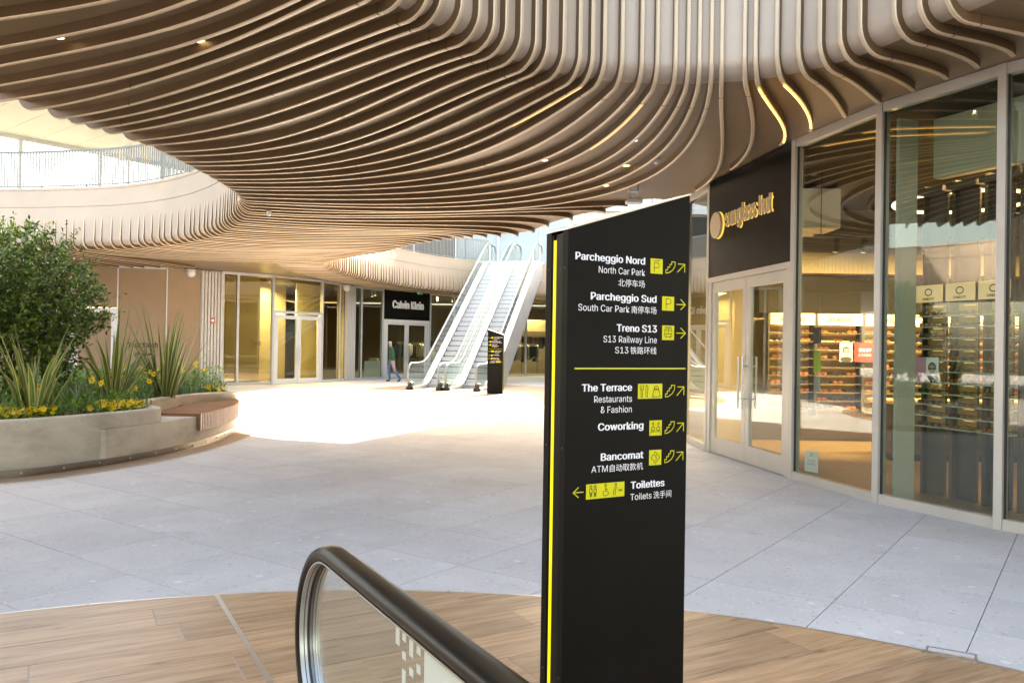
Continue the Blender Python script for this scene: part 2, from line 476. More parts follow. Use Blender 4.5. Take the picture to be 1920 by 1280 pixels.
M['frame_cool'] = mat('silver_frame', (0.62, 0.63, 0.63), 0.38, 0.3, nscale=3, namt=0.06)
M['white_metal'] = mat('white_metal', (0.72, 0.73, 0.73), 0.4, 0.15)
M['black'] = mat('black_panel', (0.008, 0.007, 0.006), 0.34, nscale=2, namt=0.2, rvar=0.06, spec=0.15)
M['sign_black'] = mat('sign_black', (0.0075, 0.007, 0.006), 0.42, nscale=3, namt=0.25, rvar=0.08, spec=0.10, bump=0.03, bscale=400)
M['dark'] = mat('dark_fitting', (0.03, 0.028, 0.026), 0.5)
M['rubber'] = mat('handrail_rubber', (0.007, 0.006, 0.0045), 0.30, nscale=3, namt=0.15, rvar=0.05, spec=0.3)
M['steel'] = mat('stainless_steel', (0.66, 0.67, 0.67), 0.30, 0.85, nscale=4, namt=0.08, rvar=0.08)
M['glass'] = glass_mat('clear_glass', (0.88, 0.93, 0.88), 1.85)
M['glass_green'] = glass_mat('green_glass', (0.78, 0.88, 0.85), 1.7)
M['glass_yellow'] = glass_mat('amber_film_glass', (0.94, 0.88, 0.62), 2.0)
M['glass_balustrade'] = glass_mat('balustrade_glass', (0.90, 0.96, 0.94), 1.5)
M['frost'] = mat('frosted_film', (0.62, 0.70, 0.66), 0.7)
M['white'] = mat('white_print', (0.85, 0.86, 0.90), 0.6)
M['lime'] = mat('lime_print', (0.62, 0.60, 0.006), 0.5)
M['lime_led'] = mat('lime_light_strip', (0.5, 0.47, 0.01), 0.4, emis=(0.85, 0.80, 0.01), estr=0.12)
M['led'] = mat('warm_light_strip', (0.9, 0.7, 0.3), 0.5, emis=(1.0, 0.55, 0.13), estr=0.55)
M['led_soft'] = mat('dim_light_strip', (0.8, 0.6, 0.3), 0.5, emis=(1.0, 0.6, 0.2), estr=0.13)
M['lamp'] = mat('warm_lamp', (0.9, 0.8, 0.6), 0.5, emis=(1.0, 0.74, 0.36), estr=0.8)
M['white_plastic'] = mat('white_plastic', (0.75, 0.74, 0.70), 0.45)
# ------------------------------------------------------------------ floor of terrazzo slabs
TH = R(54.3); TA = Vector((math.cos(TH), math.sin(TH))); TB = Vector((-math.sin(TH), math.cos(TH))); TO = Vector((2.07, 5.19)); TS = 0.803
fl = MB().box(-60, 60, -40, 110, -0.3, -0.012)
floor = tag(fl.build('floor', M['grout']), kind='structure')
cell = []
for i in range(-40, 75):
    for j in range(-60, 60):
        c = TO + TA * ((i + 0.5) * TS) + TB * ((j + 0.5) * TS)
        if c.y < 2.8 or c.y > 50: continue
        if abs(c.x) > c.y * 0.66 + 1.6: continue
        if (c - Vector((-0.64, 0.29))).length < 4.35: continue
        cell.append((c.length, c))
cell.sort(key=lambda t: t[0])
g = 0.003
tile_me = MB().box(-TS / 2 + g, TS / 2 - g, -TS / 2 + g, TS / 2 - g, -0.012, 0.0).mesh('paving_slab')
tile_me.materials.append(M['terrazzo'])
for k, (d, c) in enumerate(cell[:300]):
    o = link('paving_slab', tile_me, None, floor)
    o.location = (c.x, c.y, random.uniform(-0.0006, 0.0006)); o.rotation_euler = (0, 0, TH + random.choice((0, math.pi / 2, math.pi)))
rest = MB()
for d, c in cell[300:]:
    rest.box(-TS / 2 + g, TS / 2 - g, -TS / 2 + g, TS / 2 - g, -0.012, 0.0, Matrix.Translation((c.x, c.y, 0)) @ Matrix.Rotation(TH, 4, 'Z'))
tag(rest.build('paving_slab_field', M['terrazzo'], floor), kind='stuff')

# round floor of oak-look planks round the near escalator
WC, WR = Vector((-0.64, 0.29)), 5.0
def circle(c, r, n=120, ry=None): return [(c[0] + r * math.cos(2 * math.pi * k / n), c[1] + (ry or r) * math.sin(2 * math.pi * k / n)) for k in range(n)]
wood_floor = tag(MB().prism(circle(WC, WR), -0.01, 0.0052).build('timber_floor', M['plank_grout']), kind='structure')
U = Vector((0.8716, 0.4903)); V = Vector((-0.4903, 0.8716))
def clip_circle(poly, c, r):
    """convex polygon cut by a disc"""
    n = 96; P = [Vector(p) for p in poly]
    for k in range(n):
        a = 2 * math.pi * k / n; nn = Vector((math.cos(a), math.sin(a))); out = []
        for i in range(len(P)):
            p, q = P[i], P[(i + 1) % len(P)]
            dp, dq = (p - c).dot(nn) - r, (q - c).dot(nn) - r
            if dp <= 0: out.append(p)
            if dp * dq < 0: out.append(p + (q - p) * (dp / (dp - dq)))
        P = out
        if len(P) < 3: return None
    return P
PW, PL = 0.325, 1.62
off0 = Vector((1.62, 4.34))      # a known crossing of joints
div = Vector((-1.50, 4.51))      # the metal movement joint crosses here
for row in range(-24, 12):
    sh = random.uniform(0, PL) if row not in (0,) else 0.0
    for col in range(-6, 7):
        a = off0 + V * (row * PW) + U * (col * PL + sh - (PL if row == 0 else 0))
        quad = [a + U * 0.003 + V * 0.003, a + U * (PL - 0.003) + V * 0.003, a + U * (PL - 0.003) + V * (PW - 0.003), a + U * 0.003 + V * (PW - 0.003)]
        ctr = sum(quad, Vector((0, 0))) / 4
        if ctr.y < 1.0 or abs(ctr.x) > ctr.y * 0.75 + 2.2: continue
        q2 = clip_circle(quad, WC, WR - 0.012)
        if not q2: continue
        loc = [Vector(((q - ctr).dot(U), (q - ctr).dot(V))) for q in q2]
        o = MB().prism([(p.x, p.y) for p in loc], -0.006, 0.0075).build('plank', M['oak'], wood_floor)
        o.location = (ctr.x, ctr.y, random.uniform(-0.0005, 0.0005)); o.rotation_euler = (0, 0, math.atan2(U.y, U.x))
# metal edging of that floor and its straight movement joint
ring = MB(); n = 160
rows = []
for k in range(n + 1):
    a = 2 * math.pi * k / n; d = Vector((math.cos(a), math.sin(a)))
    rows.append([Vector((*(WC + d * (WR - 0.011)), -0.005)), Vector((*(WC + d * (WR - 0.011)), 0.009)), Vector((*(WC + d * (WR + 0.005)), 0.009)), Vector((*(WC + d * (WR + 0.005)), -0.005))])
ring.grid(rows); ring.build('edge_trim', M['trim'], wood_floor)
jd = Vector((0.488, -0.873)); j0 = Vector((-1.84, 5.13)); j1 = j0 + jd * 3.2
MB().bar((*j0, 0.004), (*j1, 0.004), 0.028, 0.012).build('movement_joint', M['trim'], wood_floor)
# small hatch frame let into the edge of the floor
hatch = empty('floor_hatch', (2.36, 4.32, 0), 0, 'small rectangular metal floor hatch at the edge of the wood floor', 'hatch')
hm = Matrix.Translation((2.36, 4.32, 0)) @ Matrix.Rotation(math.atan2(-0.17, 0.3) , 4, 'Z')
hb = MB()
for x0, x1, y0, y1 in ((-.12, .12, -.06, -.05), (-.12, .12, .05, .06), (-.12, -.11, -.05, .05), (.11, .12, -.05, .05)): hb.box(x0, x1, y0, y1, -0.004, 0.0115, hm)
hb.build('hatch_frame', M['trim'], hatch, True)
MB().box(-.109, .109, -.049, -.012, -0.004, 0.0095, hm).build('hatch_lid', M['oak_far'], hatch, True)
MB().box(-.109, .109, -.010, .049, -0.004, 0.0095, hm).build('hatch_lid', M['terrazzo'], hatch, True)

# second round floor, round the far escalators
far_disc = tag(MB().prism(circle((-0.9, 28.0), 4.5, 120, 6.0), -0.01, 0.004).build('timber_floor', M['oak_far']), kind='structure')
rr = MB(); rows = []
for k in range(121):
    a = 2 * math.pi * k / 120; d = Vector((math.cos(a), math.sin(a)))
    rows.append([Vector((-0.9 + d.x * (4.5 + w), 28 + d.y * (6 + w), z)) for w, z in ((-0.02, 0.0), (-0.02, 0.0065), (0.03, 0.0065), (0.03, 0.0))])
rr.grid(rows).build('edge_trim', M['trim'], far_disc)

# ------------------------------------------------------------------ upper deck: soffit with three openings
ZS, ZD, BR = 4.28, 5.90, 0.17
near_void = [(-1.15, 6.12), (-0.89, 6.47), (-0.5, 6.99), (-0.12, 7.47), (0.32, 7.84), (0.81, 8.08), (1.41, 8.17), (1.95, 8.13), (2.46, 7.96), (2.82, 7.68), (3.09, 7.33), (3.35, 6.76), (3.55, 6.3), (3.95, 5.2), (4.7, 2.6), (5.2, -2), (4.0, -7.5), (0, -10), (-4.2, -8), (-5.4, -3), (-4.9, 1.2), (-3.4, 3.9), (-2.05, 5.2)]
left_void = [(-6.6, 7.2), (-5.95, 8.1), (-5.5, 9.12), (-5.17, 9.93), (-4.95, 10.45), (-4.8, 11.1), (-4.75, 12.24), (-4.74, 13.15), (-4.78, 14.07), (-4.9, 14.9), (-5.2, 15.95), (-5.8, 17.3), (-7.0, 19.4), (-8.6, 21.2), (-10.6, 22.55), (-12.8, 23.2), (-15, 23.5), (-18.2, 23.3), (-21, 21.6), (-22.5, 18), (-22, 12), (-18.5, 8), (-13.5, 5.6), (-9.0, 5.6)]
esc_void = [(2.12, 14.67), (1.72, 15.58), (1.2, 16.42), (0.76, 17.4), (0.40, 18.5), (0.02, 19.05), (-0.6, 19.35), (-1.5, 19.7), (-2.6, 20.8), (-3.6, 22.5), (-4.6, 23.7), (-5.4, 24.9), (-6.1, 26.1), (-6.5, 27.6), (-6.62, 29.4), (-6.4, 31.8), (-5.85, 34.4), (-4.9, 37.2), (-3.6, 39.4), (-1.9, 41.0), (-0.2, 41.9), (1.8, 42.2), (3.4, 41.2), (4.2, 38), (4.5, 32), (4.5, 25), (4.1, 19), (3.3, 15.8), (2.7, 14.5)]
def void_curve(pts):
    c = resample(catmull([Vector((x, y, 0)) for x, y in pts], 14, True), 0.12, True)
    area = sum(c[i].x * c[(i + 1) % len(c)].y - c[(i + 1) % len(c)].x * c[i].y for i in range(len(c)))
    if area < 0: c.reverse()
    n = []
    for i in range(len(c)):
        t = (c[(i + 2) % len(c)] - c[(i - 2) % len(c)]).normalized()
        n.append(Vector((t.y, -t.x, 0)))           # away from the opening, into the deck
    return c, n
VOIDS = [void_curve(v) for v in (near_void, left_void, esc_void)]
outer = [Vector((-34, -14, 0)), Vector((16, -14, 0)), Vector((16, 58, 0)), Vector((-34, 58, 0))]
def sheet(z, off, flip):
    loops = [[Vector((p.x, p.y, 0)) for p in outer]] + [[c[i] + n[i] * off for i in range(len(c))] for c, n in VOIDS]
    flat = [p for l in loops for p in l]
    tr = tessellate_polygon(loops)
    vs = [(p.x, p.y, z) for p in flat]
    fs = []
    for a, b, c in tr:
        cr = (flat[b] - flat[a]).cross(flat[c] - flat[a]).z
        fs.append((a, b, c) if (cr > 0) != flip else (a, c, b))
    return MB().add(vs, fs)
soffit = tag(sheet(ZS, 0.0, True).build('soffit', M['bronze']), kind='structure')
M['deck'] = mat('deck_paving', (0.42, 0.40, 0.37), 0.7, nscale=1, namt=0.1)
deck = tag(sheet(ZD, -BR, False).build('upper_deck', M['deck']), kind='structure')
# rounded lower edge and upright fascia of each opening, in a lower panel and an upper band with a seam between
for (c, n), nm in zip(VOIDS, ('near', 'left', 'esc')):
    lo, hi = MB(), MB()
    rows = []
    N_ = len(c)
    prof = [(0.0, ZS)] + [(BR * math.sin(R(a)), ZS + BR - BR * math.cos(R(a))) for a in (18, 36, 54, 72, 90)] + [(BR, 5.0), (BR, 5.37)]
    for i in range(N_ + 1):
        p, q = c[i % N_], n[i % N_]
        rows.append([Vector((p.x - q.x * s_, p.y - q.y * s_, z)) for s_, z in prof])
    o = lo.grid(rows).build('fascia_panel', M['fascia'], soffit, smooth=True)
    rows = []
    for i in range(N_ + 1):
        p, q = c[i % N_], n[i % N_]
        rows.append([Vector((p.x - q.x * s_, p.y - q.y * s_, z)) for s_, z in ((BR - 0.02, 5.368), (BR - 0.02, 5.385), (BR, 5.387), (BR, 5.86), (BR + 0.02, 5.862), (BR + 0.02, 5.93), (BR - 0.16, 5.93), (BR - 0.16, 5.89))])
    o = hi.grid(rows).build('fascia_band', M['fascia'], soffit); smooth_by_angle(o, 35)

def nearest(void, p):
    c, n = VOIDS[void]; P = Vector((p[0], p[1], 0))
    i = min(range(len(c)), key=lambda k: (c[k] - P).length_squared)
    return c[i].copy(), n[i].copy(), i
SW, SD = 0.046, 0.095
def slat(p0, n0, p1, n1, e0=True, e1=True, top0=5.9, top1=5.05, taper0=False, taper1=True, k0=0.38, k1=0.38, w=SW, d=SD, name='slat', joints=()):
    """one slat: down the fascia at p0, round the edge, under the soffit along a smooth plan curve to p1 (and up there if e1)"""
    L_ = (p1 - p0).length
    a, b = p0 + n0 * (L_ * k0), p1 + n1 * (L_ * k1)
    K = max(8, min(36, int(L_ / 0.22)))
    plan = []
    for k in range(K + 1):
        t = k / K
        plan.append(p0 * (1 - t) ** 3 + a * (3 * t * (1 - t) ** 2) + b * (3 * t * t * (1 - t)) + p1 * t ** 3)
    st = []                                           # stations: point, normal, plan tangent, depth
    def edge(p, nn, top, taper):
        out = []
        T = Vector((nn.x, nn.y, 0))
        zs = [top, top - 0.12, top - 0.3, top - 0.5, ZS + BR + 0.01] if taper else [top, ZS + BR + 0.01]
        ds = [0.003, 0.018, 0.028, 0.036, 0.045] if taper else [0.075, 0.075]
        for z, f in zip(zs, ds):
            if z < ZS + BR: continue
            out.append((Vector((p.x - nn.x * BR, p.y - nn.y * BR, z)), -T, T, f))
        d0 = ds[-1]
        for A in (75, 60, 45, 30, 15):
            s_, c_ = math.sin(R(A)), math.cos(R(A))
            out.append((Vector((p.x - nn.x * BR * s_, p.y - nn.y * BR * s_, ZS + BR - BR * c_)), Vector((-nn.x * s_, -nn.y * s_, -c_)), T, d0 + (d - d0) * (1 - A / 90.0) ** 1.3))
        return out
    if e0: st += edge(p0, n0, top0, taper0)
    for k, p in enumerate(plan):
        t = (plan[min(k + 1, K)] - plan[max(k - 1, 0)]).normalized()
        st.append((Vector((p.x, p.y, ZS)), Vector((0, 0, -1)), t, d))
    if e1:
        st += [(q, nv, -T, dd) for q, nv, T, dd in reversed(edge(p1, n1, top1, taper1))]
    ch = 0.009
    vs = []
    for q, nv, T, dd in st:
        W = Vector((-T.y, T.x, 0)).normalized()
        c2 = min(ch, dd * 0.4)
        for x, y in ((-w / 2, -0.012), (-w / 2, dd - c2), (-w / 2 + c2, dd), (w / 2 - c2, dd), (w / 2, dd - c2), (w / 2, -0.012)):
            vs.append(q + W * x + nv * y)
    fs = []
    for k in range(len(st) - 1):
        for j in range(5):
            fs.append((k * 6 + j, k * 6 + j + 1, k * 6 + 7 + j, k * 6 + 6 + j))
    fs.append((0, 1, 2, 3, 4, 5)); m_ = (len(st) - 1) * 6; fs.append((m_ + 5, m_ + 4, m_ + 3, m_ + 2, m_ + 1, m_))
    mb = MB().add(vs, fs)
    mb.mi = [(1 if (i % 5) in (0, 4) else 0) for i in range(5 * (len(st) - 1))] + [1, 1]     # shade painted on the sides, lit tone on the outer face
    o = mb.build(name, [M['bronze_slat'], M['slat_side_shade']], soffit); smooth_by_angle(o, 30)
    # dark butt joints between lengths of slat
    for ji in joints:
        if not 0 < ji < len(st) - 1: continue
        q, nv, T, dd = st[ji]; W = Vector((-T.y, T.x, 0)).normalized(); Td = (st[ji + 1][0] - st[ji - 1][0]).normalized()
        vs = []
        for e in (-0.004, 0.004):
            for x, y in ((-w / 2 - 0.0012, 0.0), (-w / 2 - 0.0012, dd + 0.0012), (w / 2 + 0.0012, dd + 0.0012), (w / 2 + 0.0012, 0.0)): vs.append(q + W * x + nv * y + Td * e)
        MB().add(vs, [(0, 1, 5, 4), (1, 2, 6, 5), (2, 3, 7, 6), (0, 3, 2, 1), (4, 5, 6, 7)]).build('slat_joint', M['dark'], soffit)
    return plan, st

NB = [(-1.15, 6.12), (-1.03, 6.28), (-0.89, 6.47), (-0.78, 6.63), (-0.63, 6.83), (-0.5, 6.99), (-0.4, 7.15), (-0.26, 7.32), (-0.12, 7.47), (0.02, 7.63), (0.16, 7.73), (0.32, 7.84), (0.48, 7.96), (0.65, 8.03), (0.81, 8.08), (0.99, 8.1), (1.19, 8.13), (1.40, 8.17), (1.56, 8.17), (1.71, 8.16), (1.83, 8.15), (1.96, 8.12), (2.09, 8.09), (2.24, 8.05), (2.43, 7.98), (2.65, 7.85), (2.82, 7.68), (2.95, 7.52), (3.09, 7.33), (3.2, 7.09), (3.33, 6.80), (3.43, 6.56), (3.53, 6.34)]
QL = [(-5.5, 9.12), (-5.38, 9.44), (-5.29, 9.7), (-5.17, 9.95), (-5.06, 10.2), (-4.95, 10.47), (-4.89, 10.76), (-4.81, 11.04), (-4.78, 11.34), (-4.77, 11.64), (-4.76, 11.94), (-4.75, 12.24), (-4.73, 12.54), (-4.74, 12.86), (-4.74, 13.16), (-4.74, 13.46), (-4.76, 13.77), (-4.78, 14.08), (-4.82, 14.42), (-4.87, 14.74), (-4.95, 15.06), (-5.03, 15.4)]
# 1: from the near opening to the left opening (the first few start left of the picture's top edge)
pre = 9
c_n = VOIDS[0]; i0 = nearest(0, NB[0])[2]; iq = nearest(1, QL[0])[2]
def step_idx(void, i, dist):
    return int(round(i + dist / 0.12)) % len(VOIDS[void][0])
dirN = 1 if (VOIDS[0][0][(i0 + 5) % len(VOIDS[0][0])] - Vector((-1.5, 5.6, 0))).length < 0.55 else -1
dirQ = 1 if VOIDS[1][0][(iq + 6) % len(VOIDS[1][0])].y < QL[0][1] else -1
LED_LINES = []
for k in range(pre, 0, -1):
    a = step_idx(0, i0, dirN * 0.21 * k); b = step_idx(1, iq, dirQ * 0.37 * k)
    slat(VOIDS[0][0][a], VOIDS[0][1][a], VOIDS[1][0][b], VOIDS[1][1][b])
for k in range(22):
    p0, n0, _ = nearest(0, NB[k]); p1, n1, _ = nearest(1, QL[k])
    p0 = Vector((*NB[k], 0)) * 0.5 + p0 * 0.5
    f = k / 21
    pl, st = slat(p0, n0, p1, n1, k0=0.10 + 0.60 * f ** 1.4, k1=0.34 + 0.10 * f, joints=(8, 8 + random.randint(9, 24)))
    if k in (13, 17): LED_LINES.append((pl, 0.03, 0.20))
# 2: from the escalator opening to the far side of the left opening
RT = [(2.05, 14.8), (1.72, 15.58), (1.2, 16.42), (0.76, 17.42), (0.42, 18.4), (0.15, 19.05), (-0.25, 19.52)]
iR = nearest(2, RT[-1])[2]
dR = 1 if VOIDS[2][0][(iR + 20) % len(VOIDS[2][0])].x < -0.4 else -1
RI = [nearest(2, p)[2] for p in RT] + [step_idx(2, iR, dR * 0.34 * k) for k in range(1, 29)]
iq2 = nearest(1, (-5.12, 15.75))[2]
QI = [step_idx(1, iq2, -dirQ * 0.33 * k) for k in range(len(RI))]
for k, (a, b) in enumerate(zip(RI, QI)):
    tt = min(1.0, k / 20.0)
    nr0 = (VOIDS[2][1][a] * tt + Vector((0.12, -1, 0)) * (1 - tt)).normalized()
    slat(VOIDS[2][0][a], nr0, VOIDS[1][0][b], VOIDS[1][1][b], top0=5.1, taper0=True, k0=(0.08, 0.17, 0.24, 0.28, 0.30)[min(k, 4)], k1=0.44)
# 3: from the near opening to the shop front on the right
SE = [(2.98, 13.3), (3.12, 11.67), (3.36, 10.24), (3.50, 9.59), (3.66, 8.98), (3.80, 8.46), (3.94, 8.03), (4.08, 7.67), (4.2, 7.36), (4.33, 7.05), (4.45, 6.8)]
for k in range(11):
    p0, n0, _ = nearest(0, NB[22 + k]); p1 = Vector((*SE[k], 0))
    n1 = Vector(((0.12, -1.0), (0.05, -1.0), (-0.1, -1.0), (-0.3, -0.95), (-0.5, -0.85), (-0.65, -0.75))[min(k, 5)] + (0,)).normalized()
    pl, st = slat(p0, n0, p1, n1, e1=False, k0=0.36, k1=0.3, d=0.085, joints=(8,))
    if k in (2, 3): LED_LINES.append((pl, 0.05, 0.97))
# 4: the rest of the left opening's far side, straight back to the far wall
ilast = QI[-1]
for k in range(1, 16):
    a = step_idx(1, ilast, -dirQ * 0.33 * k); p, nn = VOIDS[1][0][a], VOIDS[1][1][a]
    slat(p, nn, p + nn * 5.2 + Vector((0.8, 0, 0)), -nn, e1=False, top0=5.05, taper0=True)
# 5: round the far side of the escalator opening
iE = RI[-1]
total = 0
for k in range(1, 64):
    a = step_idx(2, iE, dR * 0.27 * k); p, nn = VOIDS[2][0][a], VOIDS[2][1][a]
    if p.x > 1.6: break
    slat(p, nn, p + nn * 1.4, -nn, e1=False, top0=5.15, taper0=True, w=0.05, d=0.07)
# thin lit strips on four of the slats
for pl, t0, t1 in LED_LINES:
    n_ = len(pl) - 1; a, b = int(t0 * n_), max(int(t0 * n_) + 2, int(t1 * n_))
    rows = []
    for i in range(a, b + 1):
        t = (pl[min(i + 1, n_)] - pl[max(i - 1, 0)]).normalized(); W = Vector((-t.y, t.x, 0))
        q = Vector((pl[i].x, pl[i].y, ZS - SD))
        rows.append([q + W * 0.010 + Vector((0, 0, -0.001)), q + W * 0.010 + Vector((0, 0, -0.005)), q - W * 0.010 + Vector((0, 0, -0.005)), q - W * 0.010 + Vector((0, 0, -0.001))])
    MB().grid(rows).build('light_strip', M['led'] if len(pl) < 26 else M['led_soft'], soffit)

# ------------------------------------------------------------------ railings on the deck edges
M['rail_white'] = mat('railing_paint', (0.20, 0.21, 0.21), 0.4, 0.2)
bal_me = MB().box(-0.021, 0.021, -0.008, 0.008, 0.08, 1.03).mesh('baluster'); bal_me.materials.append(M['rail_white'])
def railing(void, ia, ib, sgn, label, off=0.06):
    c, n = VOIDS[void]; N_ = len(c)
    path = []; k = ia
    while True:
        path.append(c[k] - n[k] * (BR - off)); 
        if k == ib: break
        k = (k + sgn) % N_
    root = empty('deck_railing', (path[0].x, path[0].y, ZD + 0.03), 0, label, 'railing')
    pts = resample(path, 0.3)
    def sweep(name, z0, z1, w, m):
        rows = []
        for i, p in enumerate(pts):
            t = (pts[min(i + 1, len(pts) - 1)] - pts[max(i - 1, 0)]).normalized(); W = Vector((-t.y, t.x, 0))
            rows.append([p + W * (w / 2) + Vector((0, 0, z0)), p + W * (w / 2) + Vector((0, 0, z1)), p - W * (w / 2) + Vector((0, 0, z1)), p - W * (w / 2) + Vector((0, 0, z0)), p + W * (w / 2) + Vector((0, 0, z0))])
        MB().grid(rows).build(name, m, root, True)
    z = ZD + 0.03
    sweep('top_rail', z + 1.03, z + 1.08, 0.06, M['rail_white'])
    sweep('bottom_rail', z + 0.04, z + 0.08, 0.035, M['rail_white'])
    bs = resample(path, 0.098)
    for i, p in enumerate(bs):
        t = (bs[min(i + 1, len(bs) - 1)] - bs[max(i - 1, 0)]).normalized()
        a = math.atan2(t.y, t.x)
        if i % 15 == 0:
            o = MB().box(-0.012, 0.012, -0.035, 0.035, 0, 1.03).build('post', M['rail_white'], root)
            o.data.materials[0] = M['rail_white']
        else:
            o = link('baluster', bal_me, None, root)
        o.location = (p.x - path[0].x, p.y - path[0].y, 0); o.rotation_euler = (0, 0, a)
ia = nearest(1, (-16.5, 23.4))[2]; ib = nearest(1, (-4.9, 14.8))[2]
railing(1, ia, ib, dirQ, 'pale upright-bar railing round the far side of the garden opening')
ia = nearest(2, (-6.3, 26.8))[2]; ib = nearest(2, (-1.35, 41.4))[2]
railing(2, ia, ib, dR, 'pale upright-bar railing on the deck behind the escalators')

# ------------------------------------------------------------------ upper storey
M['cream'] = mat('cream_cladding', (0.66, 0.60, 0.48), 0.6, nscale=1, namt=0.05)
M['blue_panel'] = mat('pale_blue_glass_panel', (0.30, 0.38, 0.42), 0.12, 0.0, nscale=0.5, namt=0.15)
M['stone_pale'] = mat('pale_render', (0.74, 0.72, 0.68), 0.8, nscale=0.6, namt=0.08)
# glazed gallery on the left with a deep cream roof
F0, F1 = Vector((-25.0, 24.6, 0)), Vector((-10.2, 42.5, 0))
fd = (F1 - F0).normalized(); fn = Vector((fd.y, -fd.x, 0))
gal = empty('upper_gallery', (F0.x, F0.y, ZD), 0, 'glazed upper gallery under a deep cream roof above the garden', 'building')
LF = (F1 - F0).length
rp = MB(); k = 0; s = -6.0
while s < LF + 2:
    a, b = F0 + fd * (s + 0.01), F0 + fd * (s + 1.29)
    o = MB().prism([((a + fn * 0.0).x, (a + fn * 0.0).y), ((b).x, (b).y), ((b + fn * 6.5).x, (b + fn * 6.5).y), ((a + fn * 6.5).x, (a + fn * 6.5).y)], 9.5, 9.56).build('roof_panel', M['cream'], gal, True)
    s += 1.3
a, b = F0 - fd * 6, F1 + fd * 3
MB().prism([(a.x, a.y), (b.x, b.y), ((b + fn * 6.5).x, (b + fn * 6.5).y), ((a + fn * 6.5).x, (a + fn * 6.5).y)], 9.57, 10.0).build('roof', M['cream'], gal, True)
MB().bar((*F0.xy, 9.42), (*F1.xy, 9.42), 0.12, 0.16).build('head_rail', M['frame_cool'], gal, True)
MB().bar((*F0.xy, 5.96), (*F1.xy, 5.96), 0.1, 0.12).build('sill_rail', M['frame_cool'], gal, True)
s = 0.0
while s < LF - 0.5:
    p = F0 + fd * s; q = F0 + fd * min(s + 3.0, LF)
    MB().bar((p.x, p.y, 5.9), (p.x, p.y, 9.5), 0.09, 0.14, (fd.x, fd.y, 0)).build('mullion', M['frame_cool'], gal, True)
    MB().bar((*(p + fd * 0.05).xy, 7.7), (*(q - fd * 0.05).xy, 7.7), 0.012, 3.28).build('pane', M['glass'], gal, True)
    s += 3.0
# louvred end screen of the gallery
scr = empty('louvre_screen', (-11.5, 33.0, ZD), 0, 'white vertical louvre screen at the end of the upper gallery', 'screen')
for k in range(26):
    x, y = -14.6 + k * 0.13, 33.8 + k * 0.10
    MB().box(x - 0.02, x + 0.02, y - 0.04, y + 0.04, ZD, 9.48).build('louvre', M['white_metal'], scr, True)
# back building above the far shops
back = empty('back_building', (0, 48, ZD), 0, 'pale blue glazed upper storey behind the escalator tops', 'building')
MB().box(-11, 30, 48.2, 52, ZD, 13.5).build('wall', M['stone_pale'], back, True)
x = -10.9; k = 0
while x < 8.5:
    MB().box(x + 0.06, x + 2.44, 48.10, 48.16, ZD + 0.15, 9.6).build('window', M['dark'] if k < 3 else M['blue_panel'], back, True)
    MB().box(x - 0.05, x + 0.05, 48.0, 48.19, ZD, 9.8).build('mullion', M['white_metal'], back, True)
    x += 2.5; k += 1
MB().box(-11, 9, 47.6, 48.19, 9.7, 10.1).build('cornice', M['white_metal'], back, True)
# tall wing over the right-hand shops (its corner throws the long shadow edge across the floor)
wing = empty('right_wing', (10, 18, ZD), 0, 'tall pale building wing above the shops on the right', 'building')
MB().box(5.0, 16, 4.0, 31.5, ZD + 0.02, 15).build('wall', M['stone_pale'], wing, True)
for k in range(9):
    for z in (6.3, 9.9):
        MB().box(4.95, 5.0 - 0.002, 5.2 + k * 3, 7.4 + k * 3, z, z + 2.5).build('window', M['blue_panel'], wing, True)
MB().box(4.9, 16.1, 3.9, 31.6, 15.0, 15.3).build('parapet', M['stone_pale'], wing, True)
# ------------------------------------------------------------------ lettering
FONT = None
try:                                                   # the typeface that ships with Blender itself
    import os
    FONT = bpy.data.fonts.load(os.path.join(bpy.utils.system_resource('DATAFILES'), 'fonts', 'Inter.woff2'))
except Exception:
    FONT = None
def glyphs(body, font):
    cu = bpy.data.curves.new('t', 'FONT'); cu.body = body; cu.size = 1.0; cu.resolution_u = 3
    if font: cu.font = font
    ob = bpy.data.objects.new('t', cu); COL.objects.link(ob)
    dg = bpy.context.evaluated_depsgraph_get()
    me = bpy.data.meshes.new_from_object(ob.evaluated_get(dg))
    bpy.data.objects.remove(ob, do_unlink=True); bpy.data.curves.remove(cu)
    vs = [v.co.copy() for v in me.vertices]; fs = [tuple(p.vertices) for p in me.polygons]
    bpy.data.meshes.remove(me)
    return vs, fs
CAP = {}
def text_mesh(body):
    """vertices and faces of a line of text with a cap height of 1; Han characters come from the built-in font's fallback"""
    runs = []; cur = ''; han = False
    for ch in body:
        h = ord(ch) > 0x2E80
        if cur and h != han: runs.append((cur, han)); cur = ''
        cur += ch; han = h
    runs.append((cur, han))
    V_, F_ = [], []; x = 0.0
    for t, h in runs:
        font = None if h else FONT
        if h:
            v, f = glyphs(t, None); ys = [p.y for p in v]; k = 1.18 / max(max(ys) - min(ys), 1e-6); y0 = min(ys) + 0.10 / k
        else:
            if font not in CAP: CAP[font] = max(p.y for p in glyphs('H', font)[0])
            v, f = glyphs(t.strip(), font); k = 1.0 / CAP[font]; y0 = 0.0
        x0 = min(p.x for p in v); b = len(V_)
        V_ += [Vector(((p.x - x0) * k + x, (p.y - y0) * k, 0)) for p in v]; F_ += [tuple(b + i for i in q) for q in f]
        x = max(p.x for p in V_) + 0.38
    return V_, F_

